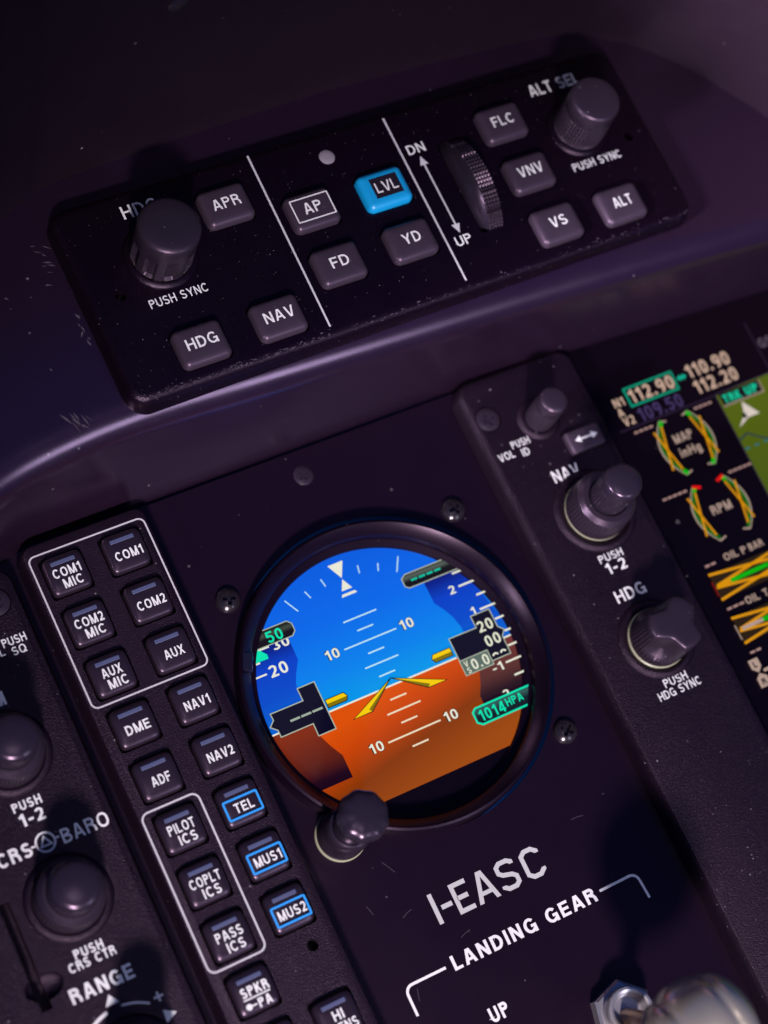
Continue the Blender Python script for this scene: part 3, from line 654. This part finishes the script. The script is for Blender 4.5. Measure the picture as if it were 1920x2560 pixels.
c = MB(); ro = au.location / U
for x, y, t_, s_ in spots:
    p = aux(x, y); rbox(c, p[0] + ro.x, p[1] + ro.y, 10.9, 10.7, 1.0, [(0, 4.0), (0, 9)], 4)
p = aux(-50.6, -52.0); lathe(c, p[0] + ro.x, p[1] + ro.y, [(1.4, 1), (1.4, 9)], 28)
bpy.context.view_layer.update(); cut(af, c)
def abutton():
    b = MB(); Ls = []; N = 40
    for s, dz in ((1.0, -3), (1.0, .75), (.985, 1.2), (.955, 1.5), (.90, 1.72), (.7, 1.8), (.4, 1.84)):
        l = []
        for k in range(N):
            a = 2 * math.pi * k / N + math.pi / 4; c_, s_ = math.cos(a), math.sin(a); e = 2 / 7.0
            x = 5.0 * s * math.copysign(abs(c_) ** e, c_); y = 4.9 * s * math.copysign(abs(s_) ** e, s_)
            z = dz if dz < .5 else dz - .018 * (y - .6) ** 2 * (1 if y > .6 else 1.3) + .08
            l.append((x, y, z))
        Ls.append(l)
    return b.loops(Ls)
ab = abutton(); 
def ztop(y): return 1.90 - .018 * (y - .6) ** 2 * (1 if y > .6 else 1.3) + .04
abm = ab.mesh('button', M['akey'], 45)
ledm = MB(); rbox(ledm, 0, 2.9, 6.1, 1.0, .15, [(0, ztop(2.9) - .5), (0, ztop(2.9) + .02), (.1, ztop(2.9) + .07)], 2); ledm = ledm.mesh('indicator_light', M['led'])
for x, y, tx, isb in spots:
    bo = bpy.data.objects.new('button', abm); C.objects.link(bo); bo.parent = au; bo.location = Vector(aux(x, y)) * U
    bo['label'] = 'plain button at the foot of the column' if tx == [''] else 'square button reading ' + ' '.join(tx) + (' in a blue frame' if tx[0] in ('TEL', 'MUS1', 'MUS2') else '')
    lo = bpy.data.objects.new('indicator_light', ledm); C.objects.link(lo); lo.parent = bo
    if tx == ['']: continue
    t = MB()
    if len(tx) == 1: text(t, tx[0], .25, -1.0, 2.35, ztop(-1) + .05, TW[tx[0]], .168)
    elif tx[0] == 'SPKR':
        text(t, 'SPKR', 0.2, .25, 2.3, ztop(0) + .05, 6.8, .2); line(t, [(-3.2, -1.35), (3.4, -1.35)], .32, ztop(-1) + .06)
        text(t, 'PA', 1.5, -3.0, 2.2, ztop(-3) + .12, 3.3, .2); line(t, [(-2.4, -3.0), (-.5, -3.0)], .35, ztop(-3) + .12); poly(t, [(-2.5 + .75 * math.cos(k * .5236), -3.0 + .75 * math.sin(k * .5236)) for k in range(12)], ztop(-3) + .14)
    else:
        text(t, tx[0], 0, .35, 2.35, ztop(.3) + .05, TW[tx[0]], .168); text(t, tx[1], .55, -2.55, 2.35, ztop(-2.5) + .12, TW[tx[1]], .168)
    t.build('legend', M['paint'], bo)
    if tx[0] in ('TEL', 'MUS1', 'MUS2'):
        q = MB(); rrl(q, -4.25, -3.2, 4.25, 1.3, .25, .5, ztop(.6) + .05); q.build('blue_frame', M['bluep'], bo)
t = MB()
x0, y0, _ = aux(-74.9, 18.3); x1, y1, _ = aux(-45.0, 58.2); rrl(t, x0, y0, x1, y1, 1.6, .4, 7.04); t.build('border_line', M['paintg'], au); t = MB()
x0, y0, _ = aux(-75.0, -48.3); x1, y1, _ = aux(-60.6, -8.8); rrl(t, x0, y0, x1, y1, 1.8, .45, 7.04)
t.build('border_line', M['paintg'], au)

# ================================================================== RIGHT MULTIFUNCTION DISPLAY
mf = thing('multifunction_display', 'right hand display unit with knob strip beside a blurred engine gauge and map screen', 'display', (63.8, -30, 0))
mx_ = lambda x, y, z=6: (x - 63.8, y + 30, z)
b = MB(); q = mx_(63.9, -32); rbox(b, q[0], q[1], 35.4, 189, 4.5, [(-.6, -1), (-.2, 3.4), (.3, 5.0), (.9, 5.8), (1.6, 6.0)], 6)
mbz = b.build('bezel', M['bezel'], mf, smooth=40)
c = MB(); ro = mf.location / U
q = mx_(73.0, 36.6); rbox(c, q[0] + ro.x, q[1] + ro.y, 11.2, 7.2, 1.0, [(0, 3.5), (0, 9)], 4)
q = mx_(50.9, 51.0); lathe(c, q[0] + ro.x, q[1] + ro.y, [(3.6, 4.6), (3.6, 9)], 40)
bpy.context.view_layer.update(); cut(mbz, c)
b = MB(); q = mx_(131, -31); rbox(b, q[0], q[1], 99.0, 188.5, 2, [(0, -1), (0, 1.8), (.2, 2.0)], 4)
ms = b.build('screen', mat('screen_glass', (.0025, .0012, .003), .25, spec=.2, dust=.25, dscale=2), mf, label='blurred engine gauges and green map')
sO = ms.location
mo = lambda P: [mx_(x, y)[:2] for x, y in P]
mlay = [2.03]
def mup(): mlay[0] += .012; return mlay[0]
def mpoly(name, L_, m):
    z = mup()
    for P in L_: poly(MB(), mo(P), z).build(name, m, ms)
def mline(name, L_, wd, m):
    z = mup()
    for P in L_: line(MB(), mo(P), wd, z).build(name, m, ms)
def mtext(items, m, wt=.17):
    z = mup()
    for s, x, y, cap, wd in items: q = mx_(x, y); text(MB(), s, q[0], q[1], cap, z, wd, wt).build('numeral', m, ms)
    mlay[0] += .04
tan = emis('tan_text', (205, 172, 152)); teal = emis('teal', (0, 150, 118)); gold = emis('amber', (214, 142, 0)); grn = emis('green', (0, 172, 0)); red = emis('red', (225, 12, 8)); dimp = emis('dim_purple', (62, 48, 92)); pal = emis('pale', (176, 150, 138)); dpk = emis('faint_line', (42, 26, 52))
mpoly('map', [[(117.6, 35.6), (136, 36.2), (175, 36.2), (175, -125), (117.0, -125)]], grad('map', [(0, (72, 82, 0)), (.5, (66, 84, 4)), (1, (82, 96, 4))], -10, 66))
mline('frequency_box', [[(92.9, 41.3), (108.4, 41.3), (108.5, 46.5), (92.9, 46.5), (92.9, 41.3), (93.5, 41.3)]], .55, teal)
mtext([('112.90', 100.7, 43.9, 3.9, 14.4), ('110.90', 120.0, 44.7, 3.9, 14.2), ('112.20', 120.0, 39.7, 3.9, 14.2), ('N1', 89.8, 43.6, 2.5, 3.3), ('A', 88.9, 40.7, 2.3, 1.8), ('V2', 90.0, 37.9, 2.5, 3.5)], tan)
mtext([('109.50', 100.5, 38.2, 3.9, 14.2)], dimp)
mline('swap_arrow', [[(109.5, 43.9), (112.0, 43.9)]], .7, emis('teal_bright', (0, 178, 146)))
mpoly('swap_arrow', [[(109.2, 43.9), (110.4, 44.8), (110.4, 43.0)], [(112.3, 43.9), (111.1, 43.0), (111.1, 44.8)]], emis('teal_bright', (0, 178, 146)))
mline('frame_lines', [[(86, 35.7), (117.6, 35.7)], [(117.6, 36.0), (137, 36.2), (137, 52)], [(117.5, 35.6), (117.0, -20)]], .35, dpk)
mpoly('track_box', [[(118.4, 31.9), (131.8, 31.9), (131.8, 35.6), (118.4, 35.6)]], emis('box_dark', (12, 8, 18)))
mtext([('TRK', 122.0, 33.7, 2.5, 5.6), ('UP', 128.6, 33.7, 2.5, 4.2)], emis('teal_text', (0, 196, 152)), .22)
mline('track_box_edge', [[(118.2, 31.9), (131.9, 31.9), (131.9, 35.4)]], .3, pal)
mpoly('north_arrow', [[(123.9, 31.4), (122.7, 27.8), (119.4, 24.8), (123.4, 26.6)], [(123.9, 31.4), (123.4, 26.6), (127.3, 26.6)]], emis('bone', (214, 200, 190)))
mtext([('N', 122.6, 27.4, 1.5, 1.2)], K_, .3)
mline('map_road', [[(117.4, 21.5), (120.6, 22.6), (124, 20), (130, 17), (140, 16)]], .5, emis('map_line', (36, 52, 64)))
mline('map_border', [[(117.6 + 3.2 * i, 18.6 + .05 * i), (119.2 + 3.2 * i, 18.6 + .05 * i)] for i in range(7)], .45, emis('map_dash', (24, 110, 120)))
def gauge(xl, xr, yt, yb, tick, bottom_green=True):
    H = (yt - yb) / 2; ym = (yt + yb) / 2
    AL = [(xl - 3.6 + .0 + 3.6 * (abs(math.sin(t)) ** 1.6), ym + H * math.sin(t)) for t in [math.pi / 2 - math.pi * k / 16 for k in range(17)]]
    AL = [(xl - 3.7 * (1 - ((y - ym) / H) ** 2), y) for x, y in AL]
    AR = [(xr + 3.7 * (1 - ((y - ym) / H) ** 2), y) for x, y in AL]
    mline('gauge_arc', [[(xl + 2.0, yt - .6)] + AL + [(xl + 2.0, yb + .6)], [(xr - 2.0, yt - .6)] + AR + [(xr - 2.0, yb + .6)]], .42, pal)
    dark = emis('dark_green', (8, 96, 8))
    mline('gauge_band', [[(x + .75, y) for x, y in AL[2:-2]], [(x - .75, y) for x, y in AR[2:-2]]], 1.1, dark)
    mline('gauge_band', [[(x + .7, y) for x, y in AL[1:4]], [(x - .7, y) for x, y in AR[1:4]]] + ([[(x + .7, y) for x, y in AL[-4:-1]], [(x - .7, y) for x, y in AR[-4:-1]]] if bottom_green else []), 1.2, grn)
    if tick: mline('gauge_limit', [[(xl - .2, yt), (xl + 2.2, yt - .9)], [(xr + .2, yt), (xr - 2.2, yt - .9)]], .9, red)
    mline('gauge_cross', [[(xl - 3.1, yt - 2.3), (xl - .4, yb + 1.8)], [(xl - .2, yt - 1.6), (xl - 3.2, yb + 2.4)], [(xr - .1, yt - 1.8), (xr + 2.8, yb + 2.4)], [(xr + 2.7, yt - 2.5), (xr + .3, yb + 1.6)]], .56, gold)
gauge(97.9, 107.1, 34.5, 18.2, False); gauge(97.5, 107.2, 14.4, -1.8, True, False)
mtext([('MAP', 102.2, 28.3, 2.6, 6.0), ('inHg', 102.3, 24.2, 2.6, 6.6), ('RPM', 102.3, 6.4, 2.6, 6.4), ('OIL', 98.0, -6.4, 2.0, 4.4), ('P', 102.2, -6.5, 2.0, 1.5), ('BAR', 106.2, -6.5, 2.0, 4.6), ('OIL', 97.6, -19.2, 2.0, 4.4), ('T', 102, -19.2, 2.0, 1.5)], pal)
def dashes(x0, x1, y, n): return [[(x0 + (x1 - x0) * (k + .08) / n, y), (x0 + (x1 - x0) * (k + .84) / n, y)] for k in range(n)]
mline('dashes', dashes(89.3, 95.7, 34.0, 4) + dashes(109.2, 115.4, 34.3, 4) + dashes(87.4, 95.6, 14.1, 5) + dashes(109.3, 117.2, 14.4, 5) + dashes(89.3, 93.1, -6.7, 2) + dashes(89.2, 95.1, -19.3, 3) + dashes(89.2, 93.1, -32.1, 2), .6, emis('dash_pink', (168, 132, 128)))
br = emis('brown_band', (38, 24, 4))
for yt, kind in ((-9.1, 0), (-21.9, 1)):
    mpoly('oil_bar', [[(89.2, yt - 7.3), (116.5, yt - 7.3), (116.5, yt), (89.2, yt)]], br)
    mline('oil_bar_cross', [[(89.1, yt), (116.5, yt - 3.4)], [(90, yt - 3.4), (116.5, yt + .2)], [(89.6, yt - 3.9), (116.5, yt - 7.4)], [(89.2, yt - 7.3), (116.5, yt - 3.8)], [(90, yt - 3.6), (95, yt - 3.65)]], .75, gold)
    if kind == 0: mline('oil_bar_range', [[(94.4, yt - 3.6), (106.9, yt - 3.5)]], 1.15, grn); mline('oil_bar_limit', [[(89.0, yt - 2), (89.0, yt - 6.2)]], .5, emis('dark_red', (110, 6, 8)))
    else: mline('oil_bar_range', [[(90.6, yt - 3.6), (97.4, yt - 3.55)]], 1.0, pal); mline('oil_bar_range', [[(97.4, yt - 3.55), (107, yt - 3.5)]], 1.15, grn); mline('oil_bar_limit', [[(89.0, yt - 2), (89.0, yt - 6.2)]], .3, pal)
mpoly('engine_tag', [[(87.4, -33.8), (90.4, -33.8), (90.4, -36.2), (88.9, -37.6), (87.4, -36.2)], [(88.9, -37.8), (90.6, -39.0), (90.6, -41.6), (87.4, -41.6), (87.4, -39.0)]], pal)
mline('engine_scale', [[(90.4, -37.6), (112, -37.6)]], .8, pal)
mtext([('L', 88.9, -35.3, 1.7, 1.1), ('R', 89.0, -40.2, 1.7, 1.3), ], K_, .2)
mtext([('GS', 139.6, 44.8, 2.8, 4.2)], emis('grey_text', (96, 84, 100)))
# strip controls
screw(mf, *mx_(50.9, 51.0, 5.5), 3.35, M['head'], rot=.2, h=.6)
b = MB(); rbox(b, 0, 0, 10.4, 6.4, .8, [(0, -2.5), (0, 1.1), (.25, 1.6), (.8, 1.85), (2, 1.95)], 4)
sk = b.build('swap_key', M['key'], mf, mx_(73.0, 36.6), 45, 'key marked with a double headed arrow')
t = MB(); line(t, [(-2.2, 0), (2.2, 0)], .5, 2.0); poly(t, [(-3.5, 0), (-1.7, -1.0), (-1.7, 1.0)], 2.02); poly(t, [(3.5, 0), (1.7, 1.0), (1.7, -1.0)], 2.02); t.build('legend', M['paint'], sk)
t = MB()
def mt(s, x, y, cap, wd, wt=.15, al='C'): q = mx_(x, y); text(MB(), s, q[0], q[1], cap, 6.04, wd, wt, al).build('lettering', M['paint'], mf)
mt('VOL', 50.7, 39.9, 2.1, 4.6); mt('PUSH', 56.0, 42.0, 2.0, 5.4); mt('ID', 56.2, 39.2, 2.1, 2.2)
mt('NAV', 63.8, 30.0, 3.3, 8.0, .16); mt('PUSH', 64.3, 5.2, 2.1, 7.2); mt('1-2', 64.3, 2.2, 3.0, 6.0, .17)
mt('HDG', 64.5, -5.5, 3.3, 9.0, .16); mt('PUSH', 64.5, -30.6, 2.2, 7.0); mt('HDG SYNC', 64.4, -33.2, 2.2, 12.9)
def ribs(n_, d, z0, z1):
    def f(r, z, a, k):
        if z0 < z < z1: return r - (d if k % 4 in (2,) else d * .15 if k % 4 in (1, 3) else 0)
        return r
    return f
def small_knob(parent, loc, label):
    b = MB(); lathe(b, 0, 0, [(3.9, .3), (4.0, 1.2), (3.95, 1.6), (3.9, 8.2), (3.65, 8.6), (3.85, 9.0), (3.8, 12.0), (3.6, 12.9), (3.2, 13.3), (2.5, 13.5), (1, 13.55)], 112, ribs(28, .28, 1.4, 8.4))
    o = b.build('knob', M['knob'], parent, loc, 30, label); knob_base(parent, loc, 4, 6.0, M['bezel']); return o
small_knob(mf, mx_(63.9, 46.2), 'small ribbed volume knob')
def dual_knob(parent, loc, label, r1=8.3, r2=5.1, h1=10.2, h2=21.8, boss=3.2, rm=None):
    b = MB(); lathe(b, 0, 0, [(r1, .5), (r1 + .1, 1.2), (r1 + .1, 1.7), (r1 - .15, h1 - 2.6), (r1 - .35, h1 - 2.1), (r1 - .4, h1 - 1.3), (r1 - 1.5, h1 - .1), (r1 - 2.2, h1), (r2 + .3, h1), (r2 + .25, h1 - 1.2), (1, h1 - 1.2)], 208, ribs(52, .26, 1.5, h1 - 2.3))
    o = b.build('knob', M['knob'], parent, loc, 30, label)
    b = MB(); lathe(b, 0, 0, [(r2 - .1, h1 - 1.5), (r2 - .1, h1 + .4), (r2, h1 + .7), (r2 - .05, h2 - 4.2), (r2 - .25, h2 - 3.9), (r2 - .02, h2 - 3.5), (r2 - .05, h2 - 1.4), (r2 - .25, h2 - .6), (r2 - .7, h2 - .05), (r2 - 1.4, h2 + .25), (r2 - 3, h2 + .6), (.5, h2 + .75)], 128, ribs(32, .26, h1 + .5, h2 - 4.0))
    b.build('inner_knob', M['knobcap'], o, (0, 0, 0), 30)
    b = MB(); lathe(b, 0, 0, [(r1 + .12, .1), (r1 + .12, .6), (r1, .8), (r1 - 2, .8)], 72); b.build('light_ring', rm or M['ivory'], o)
    knob_base(parent, loc, r1, r1 + boss, M['bezel']); return o
dual_knob(mf, mx_(66.3, 17.8), 'two stage ribbed navigation knob')
def tri(r, z, a, k):
    d = 0
    if z > 4.2:
        for c0 in (225, 105, 345):
            da = (math.degrees(a) - c0 + 180) % 360 - 180
            if abs(da) < 36: d = max(d, 2.5 * math.cos(math.radians(da * 2.5)) ** 1.0 * min(1, (z - 4.2) / 2.6) * (r / 7.4))
    elif z > 1.4 and k % 4 == 2: d = .2
    if 4.2 < z < 11.2 and d == 0 and k % 4 == 2: d = .22
    return r - d
hk = mx_(65.0, -19.2)
b = MB(); lathe(b, 0, 0, [(7.5, .5), (7.7, 1.1), (7.75, 2), (7.7, 3.6), (7.6, 4.2), (7.55, 5), (7.5, 6), (7.45, 7), (7.4, 9), (7.35, 11), (7.3, 11.4), (7.35, 11.8), (7.3, 13.0), (7.05, 13.7), (6.5, 14.1), (5.6, 14.25), (3.5, 14.3), (1.0, 14.3)], 180, tri)
ho = b.build('knob', M['knob'], mf, hk, 35, 'heading knob with three scooped grips'); knob_base(mf, hk, 7.7, 10.6, M['bezel'])
b = MB(); lathe(b, 0, 0, [(7.95, .1), (7.95, .65), (7.7, .85), (6, .85)], 72); b.build('light_ring', M['ivory'], ho)

# ================================================================== LEFT PRIMARY DISPLAY
pf_ = thing('primary_display', 'left display unit edge with CRS BARO and RANGE knobs and a card slot', 'display', (-98, -30, 0))
px_ = lambda x, y, z=6: (x + 98, y + 30, z)
b = MB(); q = px_(-102.4, -33); rbox(b, q[0], q[1], 46, 185, 4.5, [(-.6, -1), (-.2, 3.4), (.3, 5.0), (.9, 5.8), (1.6, 6.0)], 6)
pb = b.build('bezel', M['bezel'], pf_, smooth=40)
c = MB(); ro = pf_.location / U
q = px_(-110.9, -27.4); rbox(c, q[0] + ro.x, q[1] + ro.y, 2.6, 25.6, .4, [(0, 1.5), (0, 9)], 3)
bpy.context.view_layer.update(); cut(pb, c)
c = MB(); q = px_(-109.6, -35.2); Ls = []
for i in range(1, 12):
    th = math.pi * i / 12; Ls.append([(q[0] + ro.x + 4.6 * math.sin(th) * math.cos(2 * math.pi * k / 32), q[1] + ro.y + 3.1 * math.sin(th) * math.sin(2 * math.pi * k / 32), 6.4 - 2.4 * math.cos(th)) for k in range(32)])
c.loops(Ls); bpy.context.view_layer.update(); cut(pb, c)
c = MB(); q = px_(-85.6, 51.3); lathe(c, q[0] + ro.x, q[1] + ro.y, [(3.7, 4.6), (3.7, 9)], 40); bpy.context.view_layer.update(); cut(pb, c)
screw(pf_, *px_(-85.6, 51.3, 5.5), 3.4, M['head'], rot=.6, h=.6)
t = MB()
def pt(s, x, y, cap, wd, wt=.19, al='C'): q = px_(x, y); text(MB(), s, q[0], q[1], cap, 6.04, wd, wt, al).build('lettering', M['paint'], pf_)
pt('PUSH', -97.4, 4.2, 2.2, 6.9); pt('1-2', -97.5, .9, 3.0, 5.8); pt('CRS', -104.5, -5.7, 3.4, 8.2); pt('BARO', -87.4, -6.0, 3.4, 11.4, .15)
q = px_(-96.9, -5.6); line(t, [p for p in arc(q[0], q[1], 2.2, 2.2, 0, 354, 30)], .45, 6.04, True); line(t, [(q[0] - 1.25, q[1] - .8), (q[0] + 1.25, q[1] - .8), (q[0], q[1] + 1.3)], .4, 6.05, True)
t.build('course_symbol', M['paint'], pf_); t = MB(); line(t, [(q[0] - 3.5, q[1]), (q[0] - 2.2, q[1])], .45, 6.04); line(t, [(q[0] + 2.2, q[1]), (q[0] + 3.3, q[1])], .45, 6.04)
pt('PUSH', -97.5, -31.6, 2.2, 6.9); pt('CRS CTR', -97.6, -34.0, 2.2, 11.2); pt('RANGE', -97.8, -39.8, 3.4, 15.0)
q = px_(-97.4, -43.8); poly(t, [(q[0] - 1.6, q[1] - 1.1), (q[0] + 1.6, q[1] - 1.1), (q[0], q[1] + 1.2)], 6.05)
ck = px_(-97.0, -58.5)
line(t, arc(ck[0], ck[1], 12.6, 12.6, 100, 143, 14), .8, 6.04); line(t, arc(ck[0], ck[1], 12.6, 12.6, 84, 55, 12), .45, 6.04)
e = arc(ck[0], ck[1], 12.6, 12.6, 143, 143, 1)[0]; poly(t, [(e[0] + 1.3, e[1] - .2), (e[0] - 1.5, e[1] + 1.2), (e[0] - 1.3, e[1] - 2.2)], 6.06)
q = px_(-87.4, -47.6); line(t, [(q[0] - 1.1, q[1]), (q[0] + 1.1, q[1])], .45, 6.04); line(t, [(q[0], q[1] - 1.1), (q[0], q[1] + 1.1)], .45, 6.05)
q = px_(-86.6, -52.2); poly(t, [(q[0] - 1.3, q[1] - 1.5), (q[0] + 1.6, q[1] - .1), (q[0] - 1.1, q[1] + 1.5)], 6.05)
pt('VOL', -91.0, 39.5, 2.1, 5.4, .16); pt('PUSH', -85.2, 41.2, 2.1, 5.8, .15); pt('SQ', -85.0, 38.6, 2.1, 3.4, .15); pt('COM', -97.1, 29.2, 3.4, 9.2)
t.build('symbol_markings', M['paint'], pf_)
dual_knob(pf_, px_(-97.0, -19.2), 'two stage course knob', 8.1, 5.9, 9.0, 16.5, 2.2, M['knob'])
dual_knob(pf_, px_(-96.8, 16.6), 'two stage radio knob', 8.1, 5.9, 9.0, 16.5, 2.2, M['knob'])
dual_knob(pf_, px_(-97.0, -58.5), 'range joystick knob', 8.1, 5.9, 9.0, 20, 2.2, M['knob'])

# ================================================================== LANDING GEAR SWITCH
lg = thing('landing_gear_switch', 'satin metal wheel shaped landing gear lever in a hexagonal nut below the LANDING GEAR lettering', 'switch', (13.1, -97.5, 0))
b = MB(); hexa = lambda r, z, n=6: [(r * math.cos(2 * math.pi * k / n + .3), r * math.sin(2 * math.pi * k / n + .3), z) for k in range(n)]
b.loops([hexa(8.0, 0), hexa(8.0, 3.2), hexa(7.3, 3.8)]); b.build('nut', M['chrome'], lg)
b = MB(); lathe(b, 0, 0, [(5.9, 3.6), (5.9, 7.0), (5.6, 7.5), (5.0, 7.6), (4.4, 7.3), (3.6, 4.4), (1, 4.2)], 48); b.build('bushing', M['chrome'], lg, (0, 0, 0), 30)
tip = Vector((-2.6, -8.8, 40)); b = MB(); ax_ = tip.normalized()
qx = Vector((1, 0, 0)); qy = ax_.cross(qx).normalized()
b.loops([[tuple(ax_ * d + (qx * math.cos(2 * math.pi * k / 24) + qy * math.sin(2 * math.pi * k / 24)) * r) for k in range(24)] for d, r in ((3.6, 2.0), (12, 2.3), (30, 2.4), (40, 2.0))]); b.build('lever', M['brass'], lg, smooth=40)
b = MB(); half = [(0, 12.9), (1.5, 12.9), (3.0, 12.75), (4.2, 12.4), (5.0, 11.9), (5.5, 11.45), (6.0, 11.35), (6.6, 11.5), (7.4, 11.45), (8.6, 10.8), (10, 9.5), (11.4, 7.4), (12.4, 5.0), (12.9, 2.8), (13, .5)]
pr = [(-x, r_) for x, r_ in reversed(half[1:])] + half
b.loops([[(x * .96, r * .96 * math.cos(2 * math.pi * k / 64), r * .96 * math.sin(2 * math.pi * k / 64)) for k in range(64)] for x, r in pr])
wk = b.build('wheel_knob', M['nickel'], lg, tuple(tip + Vector((1.5, 0, 1))), 60); wk.rotation_euler = (0, math.radians(-8), math.radians(6))
